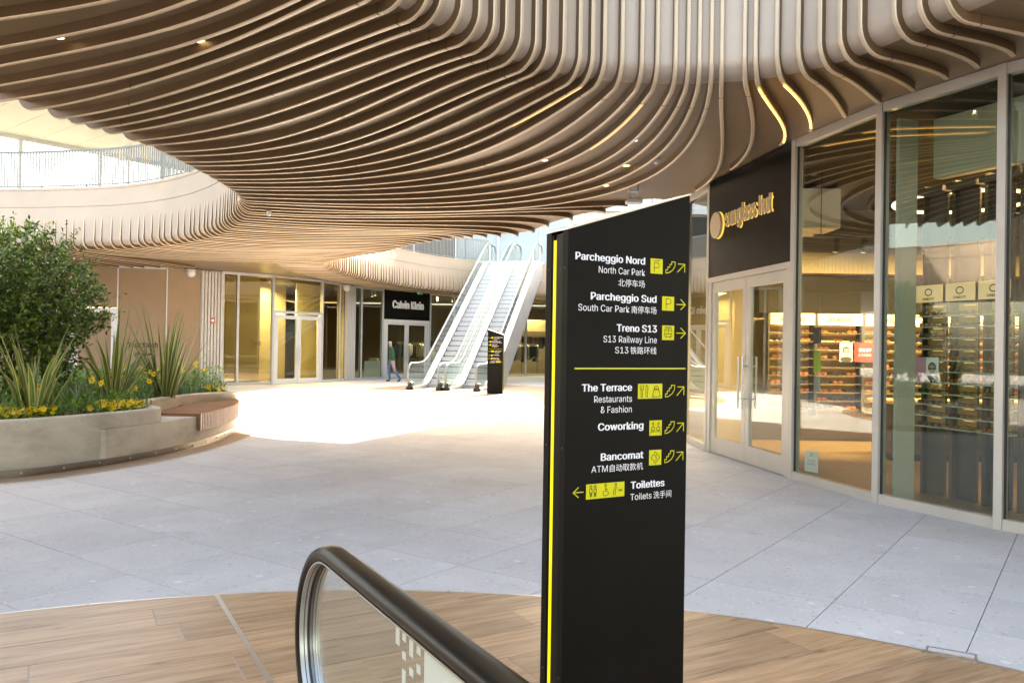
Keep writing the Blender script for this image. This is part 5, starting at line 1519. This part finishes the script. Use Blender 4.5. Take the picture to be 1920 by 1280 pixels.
def escalator(loc, rz, label):
    root = empty('escalator', loc, rz, label, 'escalator', 'escalators up to the deck')
    I = Matrix.Identity(4)
    ys = [0.45 + 0.3 * k for k in range(int((YE - 0.9) / 0.3) + 1)]
    sm_ = MB().box(0.14, WID - 0.14, 0.0, 0.42, -0.024, 0.0).box(0.14, WID - 0.14, 0.03, 0.42, -0.16, -0.025)
    sm_.cur = 1; sm_.box(0.14, WID - 0.14, 0.05, 0.42, -0.23, -0.161)  # strip that draws the shade under each riser
    step_me = sm_.mesh('step'); step_me.materials.append(M['step']); step_me.materials.append(M['riser_shade'])
    nst = 29
    for k in range(nst):
        yy = Y1 - 0.25 + (k + 0.5) * (Y2 - Y1 + 0.5) / nst
        o = link('step', step_me, None, root); o.location = (0, yy, SL(yy + 0.2) + 0.02)
    MB().box(0.14, WID - 0.14, -0.25, Y1 - 0.1, -0.01, 0.016).build('landing_plate', M['steel'], root)
    MB().box(0.14, WID - 0.14, Y2 + 0.1, YE + 0.3, RISE - 0.03, RISE + 0.035).build('landing_plate', M['steel'], root)
    for s_, x in ((-1, 0.0), (1, WID)):
        Mx = Matrix.Translation((x, 0, 0))
        path = newel_path(0.98, 0.40, YE, SL)
        hr = sweep_section(path, RAIL_SEC, Mx).build('handrail', M['rail_grey'], root); smooth_by_angle(hr, 50)
        gp = []; 
        for y in [0.05 + 0.02 * q for q in range(8)] + ys + [YE - 0.05 - 0.02 * q for q in range(7, -1, -1)]:
            yy = min(y, YE - y)
            top = 0.94 if yy > 0.4 else 0.58 + math.sqrt(max(0.0, 0.36 ** 2 - (0.4 - yy) ** 2))
            bot = 0.12 if yy > 0.3 else 0.58 - math.sqrt(max(0.0, 0.36 ** 2 - (0.4 - yy) ** 2)) * 0.98
            gp.append((y, SL(y) + max(bot, 0.12), SL(y) + max(top, 0.13)))
        rows = [[Vector((x - 0.005, y, a)), Vector((x - 0.005, y, b)), Vector((x + 0.005, y, b)), Vector((x + 0.005, y, a))] for y, a, b in gp]
        MB().grid(rows).build('glass_panel', M['glass_balustrade'], root)
        rows = []
        yd = [0.22] + ys + [YE - 0.22]
        for y in yd:
            z = SL(y)
            rows.append([Vector((x + u, y, z + h)) for u, h in ((-0.13, -0.02), (-0.13, 0.115), (-0.018, 0.135), (-0.012, 0.12), (0.012, 0.12), (0.018, 0.135), (0.13, 0.115), (0.13, -0.02))])
        dk = MB().grid(rows).build('deck', M['deckmetal'], root); smooth_by_angle(dk, 30)
        # dark seams along the deck
        for u in (-0.075, 0.075):
            rows = [[Vector((x + u - 0.006, y, SL(y) + 0.1295)), Vector((x + u + 0.006, y, SL(y) + 0.1295))] for y in yd]
            MB().grid(rows).build('deck_seam', M['dark'], root)
        # outer cladding panels
        side = x + s_ * 0.125
        cuts = [0.3, 3.2, 5.6, 8.0, 10.4, YE - 0.3]
        for a, b in zip(cuts, cuts[1:]):
            rows = []; n = 8
            for k in range(n + 1):
                y = a + 0.006 + (b - a - 0.012) * k / n; zt = SL(y) + 0.10
                zb = max(0.0, SL(y - 0.9) - 0.85) if SL(y) > 0.3 else 0.0
                rows.append([Vector((side, y, zb)), Vector((side, y, zt)), Vector((side - s_ * 0.02, y, zt)), Vector((side - s_ * 0.02, y, zb)), Vector((side, y, zb))])
            MB().grid(rows).build('side_panel', M['clad'], root)
        MB().box(x - 0.07, x + 0.07, 0.16, 0.46, 0.0, 0.30, bev=0.03).build('handrail_inlet', M['dark'], root)
    rows = []
    for k in range(60):
        y = 0.4 + (YE - 0.8) * k / 59; zb = max(0.02, SL(y - 0.9) - 0.85) if SL(y) > 0.3 else 0.0
        rows.append([Vector((-0.09, y, zb)), Vector((WID + 0.09, y, zb))])
    MB().grid(rows).build('underside', M['clad'], root)
    return root
M['rail_grey'] = mat('grey_handrail', (0.30, 0.32, 0.34), 0.35, 0.2)
ERZ = -math.atan2(0.194, 0.981)
ev = Vector((0.981, -0.194, 0))
eb = Vector((-3.71, 29.05, 0))
e1 = escalator(tuple(eb), ERZ, 'left escalator rising past the black shop sign')
e2 = copy_tree(e1); e2.location = tuple(eb + ev * 1.38); e2['label'] = 'right escalator with the small black sign at its foot'

# ------------------------------------------------------------------ wayfinding totem in the foreground
STAIR = [[(0.0, 0.0), (0.0, 0.28), (0.2, 0.28), (0.2, 0.52), (0.42, 0.52), (0.42, 0.76), (0.62, 0.76), (0.62, 1.0), (1.0, 1.0)] + [(1.0, 1.0), (0.97, 0.62), (0.72, 0.28), (0.35, 0.06), (0.0, 0.0)]]
ARROW_UR = [[(0, 0), (1, 1)], [(0.08, 1), (1, 1), (1, 0.05)]]
ARROW_R = [[(0, 0.5), (1, 0.5)], [(0.48, 1), (1, 0.5), (0.48, 0)]]
ARROW_L = [[(1, 0.5), (0, 0.5)], [(0.52, 1), (0, 0.5), (0.52, 0)]]
ICON_P = [[(0.3, 0.12), (0.3, 0.72), (0.55, 0.72)] + arc(0.55, 0.56, 0.16, 90, -90, 8) + [(0.3, 0.40)], [(0.25, 0.86), (0.75, 0.86)]]
ICON_P2 = [[(0.32, 0.14), (0.32, 0.84), (0.55, 0.84)] + arc(0.55, 0.655, 0.185, 90, -90, 8) + [(0.32, 0.47)]]
ICON_TRAIN = [[(0.2, 0.28), (0.2, 0.74), (0.3, 0.8), (0.7, 0.8), (0.8, 0.74), (0.8, 0.28), (0.7, 0.22), (0.3, 0.22), (0.2, 0.28)], [(0.2, 0.42), (0.8, 0.42)], [(0.2, 0.66), (0.8, 0.66)], [(0.5, 0.42), (0.5, 0.8)], [(0.3, 0.32), (0.38, 0.32)], [(0.62, 0.32), (0.7, 0.32)], [(0.2, 0.88), (0.8, 0.88)], [(0.32, 0.22), (0.28, 0.12)], [(0.68, 0.22), (0.72, 0.12)]]
ICON_FOOD = [[(0.12, 0.12), (0.12, 0.6), (0.08, 0.64), (0.08, 0.9)], [(0.15, 0.62), (0.15, 0.9)], [(0.12, 0.12), (0.18, 0.12), (0.18, 0.6), (0.22, 0.64), (0.22, 0.9)], [(0.32, 0.12), (0.38, 0.12), (0.38, 0.44), (0.4, 0.6), (0.4, 0.8), (0.36, 0.9), (0.32, 0.9), (0.32, 0.12)],
             [(0.58, 0.12), (0.92, 0.12), (0.85, 0.6), (0.65, 0.6), (0.58, 0.12)], arc(0.75, 0.66, 0.09, 0, 180, 8, 0.18), [(0.65, 0.66), (0.85, 0.66)], [(0.70, 0.48), (0.71, 0.48)], [(0.79, 0.48), (0.8, 0.48)]]
ICON_WORK = [arc(0.28, 0.8, 0.07, 0, 360, 10), arc(0.72, 0.8, 0.07, 0, 360, 10), [(0.16, 0.32), (0.16, 0.54), (0.42, 0.54), (0.42, 0.36), (0.16, 0.36)], [(0.58, 0.36), (0.58, 0.54), (0.84, 0.54), (0.84, 0.32)], [(0.58, 0.36), (0.84, 0.36)], [(0.12, 0.14), (0.12, 0.26), (0.88, 0.26), (0.88, 0.14)], [(0.22, 0.6), (0.36, 0.68)], [(0.64, 0.68), (0.78, 0.6)], [(0.29, 0.26), (0.29, 0.36)], [(0.71, 0.26), (0.71, 0.36)]]
ICON_ATM = [[(0.5, 0.12), (0.86, 0.5), (0.5, 0.88), (0.14, 0.5), (0.5, 0.12)], [(0.42, 0.64), (0.58, 0.64), (0.52, 0.54)] + arc(0.49, 0.44, 0.1, 70, -110, 8)]
def ic_person(x, w=0.022):
    return [arc(x, 0.82, 0.028, 0, 360, 8, 0.085), [(x - w, 0.16), (x - w * 0.9, 0.42), (x - w * 1.6, 0.42), (x - w * 1.4, 0.66), (x + w * 1.4, 0.66), (x + w * 1.6, 0.42), (x + w * 0.9, 0.42), (x + w, 0.16)], [(x, 0.16), (x, 0.42)]]
ICON_WC = ic_person(0.12) + ic_person(0.23) + [arc(0.5, 0.85, 0.026, 0, 360, 8, 0.08), [(0.5, 0.72), (0.5, 0.45), (0.56, 0.42), (0.6, 0.2)], [(0.5, 0.6), (0.555, 0.58)], arc(0.5, 0.33, 0.068, 120, 330, 10, 0.19),
           arc(0.77, 0.85, 0.026, 0, 360, 8, 0.08), [(0.71, 0.15), (0.72, 0.5), (0.77, 0.7), (0.8, 0.6)], [(0.755, 0.15), (0.755, 0.45), (0.78, 0.55)], [(0.84, 0.4), (0.95, 0.4)], [(0.85, 0.52), (0.87, 0.46), (0.91, 0.46), (0.93, 0.52)]]
def totem(loc, rz, label, front=True):
    """built in its own frame: face along +X from 0 to 0.551, outward -Y; the strip edge is at X = 0"""
    root = empty('wayfinding_totem', loc, rz, label, 'sign', 'black wayfinding totems')
    Wd, T, ZL, ZR = 0.551, 0.142, 2.012, 2.19
    def slab(x0, x1, y0, y1, z0, name, m, par=root, dz=0.0):
        zt = lambda x: ZL + (ZR - ZL) * x / Wd + dz
        vs = [(x0, y0, z0), (x1, y0, z0), (x1, y1, z0), (x0, y1, z0), (x0, y0, zt(x0)), (x1, y0, zt(x1)), (x1, y1, zt(x1)), (x0, y1, zt(x0))]
        return MB().add(vs, [(3, 2, 1, 0), (4, 5, 6, 7), (0, 1, 5, 4), (1, 2, 6, 5), (2, 3, 7, 6), (3, 0, 4, 7)]).build(name, m, par)
    pf = slab(0.0, Wd, 0.0, 0.035, 0.0, 'face_panel', M['sign_black'])
    pb = slab(0.0, Wd, T - 0.035, T, 0.0, 'face_panel', M['sign_black'])
    slab(0.014, Wd - 0.014, 0.036, T - 0.036, 0.0, 'core', M['dark'], dz=-0.01)
    slab(0.001, 0.0135, 0.080, 0.094, 0.06, 'light_strip', M['lime_led'], dz=-0.03)
    slab(0.003, 0.0135, 0.038, 0.078, 0.0, 'edge_groove', M['black'], dz=-0.015)
    slab(0.002, 0.0135, 0.096, T - 0.037, 0.0, 'edge_cover', M['sign_black'], dz=-0.012)
    vs = []
    cap = MB().add([(-0.004, -0.004, ZL + 0.0005), (Wd + 0.004, -0.004, ZR + 0.0005), (Wd + 0.004, T + 0.004, ZR + 0.0005), (-0.004, T + 0.004, ZL + 0.0005), (-0.004, -0.004, ZL + 0.006), (Wd + 0.004, -0.004, ZR + 0.006), (Wd + 0.004, T + 0.004, ZR + 0.006), (-0.004, T + 0.004, ZL + 0.006)], [(3, 2, 1, 0), (4, 5, 6, 7), (0, 1, 5, 4), (1, 2, 6, 5), (2, 3, 7, 6), (3, 0, 4, 7)])
    cap.build('top_cap', M['trim'], root)
    for z in (0.45, 1.25, 1.88):
        for y in (0.018, T - 0.018):
            MB().lathe([(0, 0), (0.005, 0), (0.004, 0.002), (0, 0.0025)], 8, M=Matrix.Translation((0.0, y, z)) @ Matrix.Rotation(R(-90), 4, 'Y')).build('screw', M['dark'], root)
    return root, pf, pb, Wd, T
LINES = [('Parcheggio Nord', 0.0305, 0.339, 1.911, 0.0352, 1), ('North Car Park', 0.1311, 0.3395, 1.8697, 0.032, 0), ('北停车场', 0.2176, 0.339, 1.828, 0.0315, 0),
         ('Parcheggio Sud', 0.098, 0.395, 1.7732, 0.0352, 1), ('South Car Park 南停车场', 0.0456, 0.3955, 1.7325, 0.032, 0), ('Treno S13', 0.213, 0.399, 1.663, 0.0352, 1), ('S13 Railway Line', 0.156, 0.3995, 1.623, 0.032, 0), ('S13 铁路环线', 0.208, 0.3983, 1.584, 0.0315, 0),
         ('The Terrace', 0.0659, 0.287, 1.448, 0.0352, 1), ('Restaurants', 0.1196, 0.2875, 1.408, 0.032, 0), ('& Fashion', 0.1486, 0.2872, 1.370, 0.032, 0), ('Coworking', 0.1375, 0.342, 1.308, 0.0352, 1), ('Bancomat', 0.1517, 0.344, 1.2003, 0.0352, 1), ('ATM 自动取款机', 0.112, 0.3427, 1.160, 0.0315, 0),
         ('Toilettes', 0.287, 0.4455, 1.0907, 0.0352, 1), ('Toilets 洗手间', 0.2866, 0.479, 1.049, 0.0315, 0)]
SIGNS = [('st', 0.4374, 1.886, 0.045, 0.044), ('st', 0.4440, 1.4223, 0.0445, 0.0437), ('st', 0.4446, 1.286, 0.0445, 0.0433), ('st', 0.4449, 1.177, 0.0445, 0.043)]
ARROWS = [('ur', 0.494, 1.893, 0.0355, 0.031), ('r', 0.491, 1.752, 0.0445, 0.038), ('r', 0.493, 1.644, 0.0445, 0.038), ('ur', 0.5003, 1.428, 0.0335, 0.0318), ('ur', 0.5011, 1.291, 0.0335, 0.0318), ('ur', 0.5002, 1.182, 0.0335, 0.0310), ('l', 0.0358, 1.077, 0.0430, 0.0350)]
BOXES = [(ICON_P, 0.3647, 1.881, 0.057, 0.0555), (ICON_P2, 0.4223, 1.746, 0.057, 0.0525), (ICON_TRAIN, 0.4244, 1.6357, 0.057, 0.0545), (ICON_FOOD, 0.3147, 1.418, 0.1135, 0.0547), (ICON_WORK, 0.3704, 1.2806, 0.058, 0.056), (ICON_ATM, 0.3708, 1.171, 0.0575, 0.0563), (ICON_WC, 0.0907, 1.067, 0.168, 0.0529)]
def print_face(root, panel, Mx, mirror=False, Wd=0.551):
    """prints the directory on one face; mirror: pictograms swap to the other side of the words"""
    O = Mx @ Vector((0, 0, 0)); a = (Mx.to_3x3() @ Vector((1, 0, 0))).normalized(); nn = (Mx.to_3x3() @ Vector((0, -1, 0))).normalized()
    fr_ = (O, a, nn)
    fx = (lambda u, w: Wd - u - w) if mirror else (lambda u, w: u)
    for body, u0, u1, z, sz, bold in LINES:
        w = u1 - u0; sz *= 1.0; lettering(body, M['white'], panel, fr_, fx(u0, w), fx(u0, w) + w, z, sz, bold=0.05 if bold else 0.0, lift=0.0012)
    for k, u, z, w, h in SIGNS: strokes(STAIR, M['lime'], panel, fr_, fx(u, w), z, w, h, 0.0032, 0.0012, 'stair_symbol')
    for k, u, z, w, h in ARROWS:
        g_ = {'ur': ARROW_UR, 'r': ARROW_R, 'l': ARROW_L}[k]
        if mirror: g_ = [[(1 - x, y) for x, y in ln] for ln in g_]
        strokes(g_, M['lime'], panel, fr_, fx(u, w), z, w, h, 0.0034, 0.0012, 'arrow')
    for ic, u, z, w, h in BOXES:
        b = plate(M['lime'], panel, fr_, fx(u, w), fx(u, w) + w, z, z + h, 0.0004, 0.001, 'pictogram_tile')
        strokes(ic, M['sign_black'], b, fr_, fx(u, w), z, w, h, 0.0021, 0.0020, 'pictogram')
    plate(M['lime'], panel, fr_, 0.034, 0.54 - 0.018 * mirror, 1.5265, 1.5315, 0.0004, 0.0008, 'rule')
t1 = (0.19, 2.82, 0); a1 = math.atan2(0.4903, 0.8716)
root, pf, pb, Wd, T = totem(t1, a1, 'tall black wayfinding totem with white and lime directions in the foreground')
print_face(root, pf, Matrix.Translation(t1) @ Matrix.Rotation(a1, 4, 'Z'))
# the small one at the foot of the escalators shows its other face (strip on the right)
# its back face is seen: face runs from X = Wd (left, tall) to X = 0 (right, strip)
c2 = Vector((-0.26, 27.7, 0)); a2 = R(180 - 14)
t2 = tuple(c2)
root2, pf2, pb2, Wd, T = totem(t2, a2, 'black wayfinding totem standing at the foot of the escalators')
M2 = Matrix.Translation(t2) @ Matrix.Rotation(a2, 4, 'Z')
MB_ = M2 @ Matrix.Translation((Wd, T, 0)) @ Matrix.Rotation(math.pi, 4, 'Z')
print_face(root2, pb2, MB_, True)

# ------------------------------------------------------------------ escalator balustrade in the foreground
bd = Vector((0.488, -0.873, 0)); b0 = Vector((-0.735, 2.98, 0))     # front of the newel, runs towards the camera
root = empty('escalator_balustrade', tuple(b0), 0, 'black handrail and glass balustrade end of the near escalator', 'balustrade')
bx = Vector((0.873, 0.488, 0))
Mx = Matrix(((bx.x, bd.x, 0, b0.x), (bx.y, bd.y, 0, b0.y), (0, 0, 1, 0), (0, 0, 0, 1)))
flat = lambda y: 0.0
NR, NT, NE = 0.33, 0.905, 3.4
path = newel_path(NT, NR, NE, flat, 22, False)
hr = sweep_section(path, [(x * 1.12, y * 1.25) for x, y in RAIL_SEC], Mx).build('handrail', M['rubber'], root, True); smooth_by_angle(hr, 50)
inner_p = newel_path(NT - 0.022, NR - 0.022, NE, flat, 22, False); inner_p = [(y + 0.022, z) if z < NT - 0.03 or y < NR else (y, z) for y, z in inner_p]
def offset_path(d):
    out = []
    for i, (y, z) in enumerate(path):
        a = path[max(i - 1, 0)]; b = path[min(i + 1, len(path) - 1)]
        t = Vector((b[0] - a[0], b[1] - a[1])).normalized(); out.append((y + t.y * d, z - t.x * d))
    return out
for x0, x1, d0, d1, m_, nm in ((-0.036, -0.009, 0.028, 0.034, 'trim', 'rail_profile'), (0.009, 0.036, 0.028, 0.034, 'trim', 'rail_profile'), (-0.0085, -0.0052, 0.030, 0.040, 'dark', 'gasket'), (0.0052, 0.0085, 0.030, 0.040, 'dark', 'gasket'), (-0.022, -0.019, 0.0342, 0.0350, 'dark', 'rail_slot'), (0.019, 0.022, 0.0342, 0.0350, 'dark', 'rail_slot')):
    sec = [(x0, -d1), (x0, -d0), (x1, -d0), (x1, -d1)]
    o = sweep_section(path, sec, Mx).build(nm, M[m_], root, True); smooth_by_angle(o, 40)
gpth = offset_path(0.032)
poly = [p for p in gpth if p[1] > 0.1] + [(NE, 0.06), (gpth[0][0] + 0.05, 0.06)]
vs = [Mx @ Vector((sx, y, z)) for sx in (-0.005, 0.005) for y, z in poly]; n = len(poly)
tr = tessellate_polygon([[Vector((y, z, 0)) for y, z in poly]])
MB().add(vs, [tuple(t) for t in tr] + [tuple(n + k for k in reversed(t)) for t in tr] + [(i, (i + 1) % n, n + (i + 1) % n, n + i) for i in range(n)]).build('glass_panel', M['glass_balustrade'], root, True)
# white film squares on the glass
def film(y0, y1, z0, z1):
    for sx in (-0.0065,):
        MB().add([Mx @ Vector((sx, y, z)) for y, z in ((y0, z0), (y1, z0), (y1, z1), (y0, z1))], [(0, 1, 2, 3)]).build('film_square', M['frost'], root, True)
FILM = [(0.901, 0.929, 0.799, 0.845), (0.949, 0.975, 0.823, 0.844), (0.950, 0.976, 0.775, 0.796), (0.998, 1.025, 0.799, 0.842), (1.0, 1.027, 0.75, 0.771), (1.047, 1.073, 0.821, 0.842), (1.048, 1.074, 0.773, 0.796), (1.049, 1.075, 0.70, 0.748), (0.95, 0.976, 0.70, 0.75)]
for f_ in FILM: film(*f_)
film(1.097, NE - 0.1, 0.12, 0.845)
dk = MB().add([Mx @ Vector((x, y, z)) for y in (0.10, NE) for x, z in ((-0.12, 0.0), (-0.12, 0.055), (0.12, 0.055), (0.12, 0.0))], [(0, 1, 5, 4), (1, 2, 6, 5), (2, 3, 7, 6), (0, 4, 7, 3), (0, 3, 2, 1), (4, 5, 6, 7)]).build('deck', M['steel'], root, True)
MB().box(-0.06, 0.06, 0.16, 0.42, 0.056, 0.30, Mx, bev=0.02).build('handrail_inlet', M['dark'], root, True)

# ------------------------------------------------------------------ small fittings on the soffit
def downlight(x, y, k):
    z = ZS
    r_ = empty('downlight', (x, y, z), 0, DL[k], 'downlight', 'round downlights in the soffit')
    MB().lathe([(0.062, 0.0), (0.062, -0.006), (0.052, -0.007), (0.050, 0.0)], 20, (x, y, z - 0.001)).build('rim', M['white_plastic'], r_, True)
    MB().lathe([(0.0, -0.004), (0.050, -0.004), (0.050, -0.001)], 20, (x, y, z - 0.001)).build('lens', M['lamp'], r_, True)
DLP = [(-4.06, 7.15), (-2.82, 7.19), (1.52, 10.4), (1.63, 11.83), (1.50, 13.3), (-1.25, 11.42), (0.42, 11.57)]
DL = ['lit round downlight at the far left of the slatted soffit', 'second lit round downlight from the left in the slatted soffit', 'lit downlight nearest the fascia above the tall sign', 'lit downlight between two slats above the tall sign', 'lit downlight beside the floodlight over the tall sign', 'lit downlight half hidden by slats in the middle of the soffit', 'small lit downlight among the curving slats left of the sign']
for k, (x, y) in enumerate(DLP): downlight(x, y, k)
fl_ = empty('floodlight', (1.95, 13.2, ZS), 0, 'small pale floodlight hanging on a wire bracket over the tall sign', 'floodlight')
for dx in (-0.07, 0.07):
    for dy in (-0.05, 0.05): MB().tube([(1.95 + dx, 13.2 + dy, ZS), (1.95 + dx, 13.2 + dy, ZS - 0.24)], 0.006, 6).build('rod', M['trim'], fl_, True)
MB().box(1.86, 2.04, 13.13, 13.27, ZS - 0.12, ZS - 0.10).build('cross_plate', M['trim'], fl_, True)
MB().box(1.82, 2.08, 13.08, 13.32, ZS - 0.31, ZS - 0.24, bev=0.03).build('lamp_body', M['white_plastic'], fl_, True)
def dome(x, y, z, label, r=0.09):
    o = empty('security_camera', (x, y, z), 0, label, 'camera', 'small ceiling cameras')
    MB().lathe([(0.0, -r * 1.5), (r * 0.5, -r * 1.42), (r * 0.85, -r * 1.1), (r, -r * 0.6), (r, 0.0)], 16, (x, y, z)).build('dome', M['white_plastic'], o, True, True)
    MB().lathe([(r * 1.1, 0), (r * 1.1, 0.03)], 16, (x, y, z)).build('base', M['white_plastic'], o, True)
dome(2.0, 11.4, ZS - 0.001, 'small camera on the soffit between slats near the shop', 0.05)
dome(-11.6, 29.2, 4.18, 'white dome camera at the top of the taupe hoarding', 0.16)
dome(-7.3, 35.6, 4.18, 'white dome camera beside the narrow fluted column', 0.16)
dome(-4.78, 15.8, ZS - 0.145, 'small white sensor on the slats at the corner of the garden opening', 0.04)
gl = empty('hanging_lamp', (-11.0, 22.9, 8.2), 0, 'pair of round lamps hanging under the gallery roof', 'lamp')
for dx, dz in ((0, 0), (0.42, 0.12)):
    c_ = Vector((-14.85 + dx, 30.6, 8.55 + dz))
    MB().lathe([(0, -0.16), (0.1, -0.13), (0.16, 0), (0.1, 0.13), (0, 0.16)], 14, c_).build('globe', M['cream'], gl, True, True); MB().tube([c_ + Vector((0, 0, 0.1)), (c_.x, c_.y, 9.5)], 0.02, 6).build('rod', M['white_metal'], gl, True)

# ------------------------------------------------------------------ walking person
def skin(nodes, edges, sub=2):
    me = bpy.data.meshes.new('s'); me.from_pydata([n[0] for n in nodes], edges, [])
    ob = bpy.data.objects.new('s', me); COL.objects.link(ob)
    md = ob.modifiers.new('k', 'SKIN'); md.use_smooth_shade = True
    for i, n in enumerate(nodes):
        r_ = n[1]; me.skin_vertices[0].data[i].radius = (r_, r_) if not isinstance(r_, tuple) else r_
        me.skin_vertices[0].data[i].use_root = (i == 0)
    sb = ob.modifiers.new('b', 'SUBSURF'); sb.levels = sb.render_levels = sub
    dg = bpy.context.evaluated_depsgraph_get(); out = bpy.data.meshes.new_from_object(ob.evaluated_get(dg))
    bpy.data.objects.remove(ob, do_unlink=True)
    return out
# local frame: the walker faces -X, Z up, feet on the ground
PN = [((0.02, 0, 0.94), 0.14), ((0.0, 0, 1.10), (0.15, 0.15)), ((-0.02, 0, 1.27), (0.165, 0.15)), ((-0.03, 0, 1.42), (0.135, 0.12)), ((-0.055, 0, 1.51), 0.055), ((-0.075, 0, 1.575), 0.065), ((-0.085, 0, 1.66), 0.092), ((-0.075, 0, 1.72), 0.075),
      # front leg (towards -X) and rear leg
      ((-0.02, 0.09, 0.86), 0.105), ((-0.12, 0.09, 0.50), 0.075), ((-0.10, 0.09, 0.30), 0.064), ((-0.07, 0.09, 0.10), 0.048), ((-0.09, 0.09, 0.045), 0.042), ((-0.23, 0.09, 0.032), 0.034),
      ((0.05, -0.09, 0.86), 0.105), ((0.13, -0.09, 0.50), 0.075), ((0.24, -0.09, 0.32), 0.064), ((0.36, -0.09, 0.14), 0.048), ((0.37, -0.09, 0.07), 0.042), ((0.24, -0.09, 0.030), 0.034),
      # arms
      ((-0.02, 0.17, 1.41), 0.062), ((0.02, 0.23, 1.17), 0.05), ((-0.05, 0.24, 0.95), 0.04), ((-0.08, 0.24, 0.86), 0.032),
      ((-0.02, -0.17, 1.41), 0.062), ((0.07, -0.24, 1.16), 0.05), ((0.04, -0.25, 0.94), 0.04), ((0.02, -0.25, 0.86), 0.032)]
PE = [(0, 1), (1, 2), (2, 3), (3, 4), (4, 5), (5, 6), (6, 7), (0, 8), (8, 9), (9, 10), (10, 11), (11, 12), (12, 13), (0, 14), (14, 15), (15, 16), (16, 17), (17, 18), (18, 19), (3, 20), (20, 21), (21, 22), (22, 23), (3, 24), (24, 25), (25, 26), (26, 27)]
def fingers(h, sy):
    base = len(PN)
    for k in range(4):
        y = -0.024 + 0.016 * k
        PN.append(((h[0] + y * 0.9, h[1], h[2] - 0.045), 0.010)); PN.append(((h[0] + y - 0.008, h[1], h[2] - 0.085 - 0.008 * (k in (1, 2))), 0.008)); PN.append(((h[0] + y - 0.018, h[1] - sy * 0.006, h[2] - 0.115), 0.007))
PB = len(PN)
for idx, sy in ((23, 1), (27, -1)):
    h = PN[idx][0]
    for k in range(4):
        y = -0.026 + 0.017 * k; i0_ = len(PN)
        PN.append(((h[0] + y, h[1], h[2] - 0.040), 0.0095)); PN.append(((h[0] + y - 0.006, h[1] - sy * 0.004, h[2] - 0.075 - 0.01 * (k in (1, 2))), 0.0085)); PN.append(((h[0] + y - 0.014, h[1] - sy * 0.012, h[2] - 0.10 - 0.01 * (k in (1, 2))), 0.007))
        PE += [(idx, i0_), (i0_, i0_ + 1), (i0_ + 1, i0_ + 2)]
    i0_ = len(PN); PN.append(((h[0] - 0.036, h[1] - sy * 0.012, h[2] - 0.012), 0.011)); PN.append(((h[0] - 0.048, h[1] - sy * 0.018, h[2] - 0.045), 0.009)); PE += [(idx, i0_), (i0_, i0_ + 1)]
pm = skin(PN, PE)
# face: push out a nose and set the brow and chin
for v in pm.vertices:
    c = v.co
    if c.z > 1.55 and c.x < -0.14 and abs(c.y) < 0.03:
        k = max(0, 1 - abs(c.z - 1.645) / 0.03) * max(0, 1 - abs(c.y) / 0.03); c.x -= 0.022 * k
M['jacket'] = mat('green_jacket', (0.02, 0.10, 0.055), 0.75, nscale=12, namt=0.2)
M['navy'] = mat('navy_jumper', (0.012, 0.016, 0.04), 0.85)
M['jeans'] = mat('blue_jeans', (0.10, 0.17, 0.34), 0.85, nscale=14, namt=0.25)
M['skin'] = mat('skin', (0.52, 0.32, 0.24), 0.5)
M['hair'] = mat('white_hair', (0.62, 0.60, 0.57), 0.8, nscale=60, namt=0.3)
M['shoe'] = mat('brown_shoe', (0.05, 0.035, 0.028), 0.6)
for k in ('jacket', 'navy', 'jeans', 'skin', 'hair', 'shoe'): pm.materials.append(M[k])
for p in pm.polygons:
    c = p.center; i = 0
    arm = abs(c.y) > 0.155 and c.z < 1.42
    if c.z < 0.075 + (0.03 if c.x > 0.2 else 0): i = 5
    elif arm: i = 3 if c.z < 0.90 else 0
    elif c.z < 0.93: i = 2
    elif c.z > 1.52:
        i = 3
        if c.z > 1.70 or (c.x > -0.10 and c.z > 1.575): i = 4
    elif c.z > 1.475: i = 3 if c.x < -0.07 else 0
    elif c.x < -0.055 and abs(c.y) < 0.085: i = 1
    p.material_index = i; p.use_smooth = True
body = link('person', pm, None)
body.location = (-5.27, 35.6, 0.0); body.rotation_euler = (0, 0, R(8)); body.scale = (1.03, 1.03, 1.03)
tag(body, 'white-haired person in green jacket and blue jeans walking past the shop doors', 'person')
# eyes, ears and the jacket's open front edges are children of the figure
ft = MB()
for sy in (-1, 1):
    ft.lathe([(0, 0), (0.011, 0.002), (0, 0.006)], 8, M=Matrix.Translation((-0.163, sy * 0.033, 1.668)) @ Matrix.Rotation(R(-90), 4, 'Y'))
ft.build('eyes', M['dark'], body)
er = MB()
for sy in (-1, 1): er.lathe([(0, -0.03), (0.012, -0.02), (0.016, 0.01), (0.008, 0.03), (0, 0.034)], 8, (-0.07, sy * 0.092, 1.65))
er.build('ears', M['skin'], body, smooth=True)
MB().box(-0.172, -0.160, -0.022, 0.022, 1.598, 1.606).build('mouth', mat('lip', (0.35, 0.14, 0.12), 0.6), body)
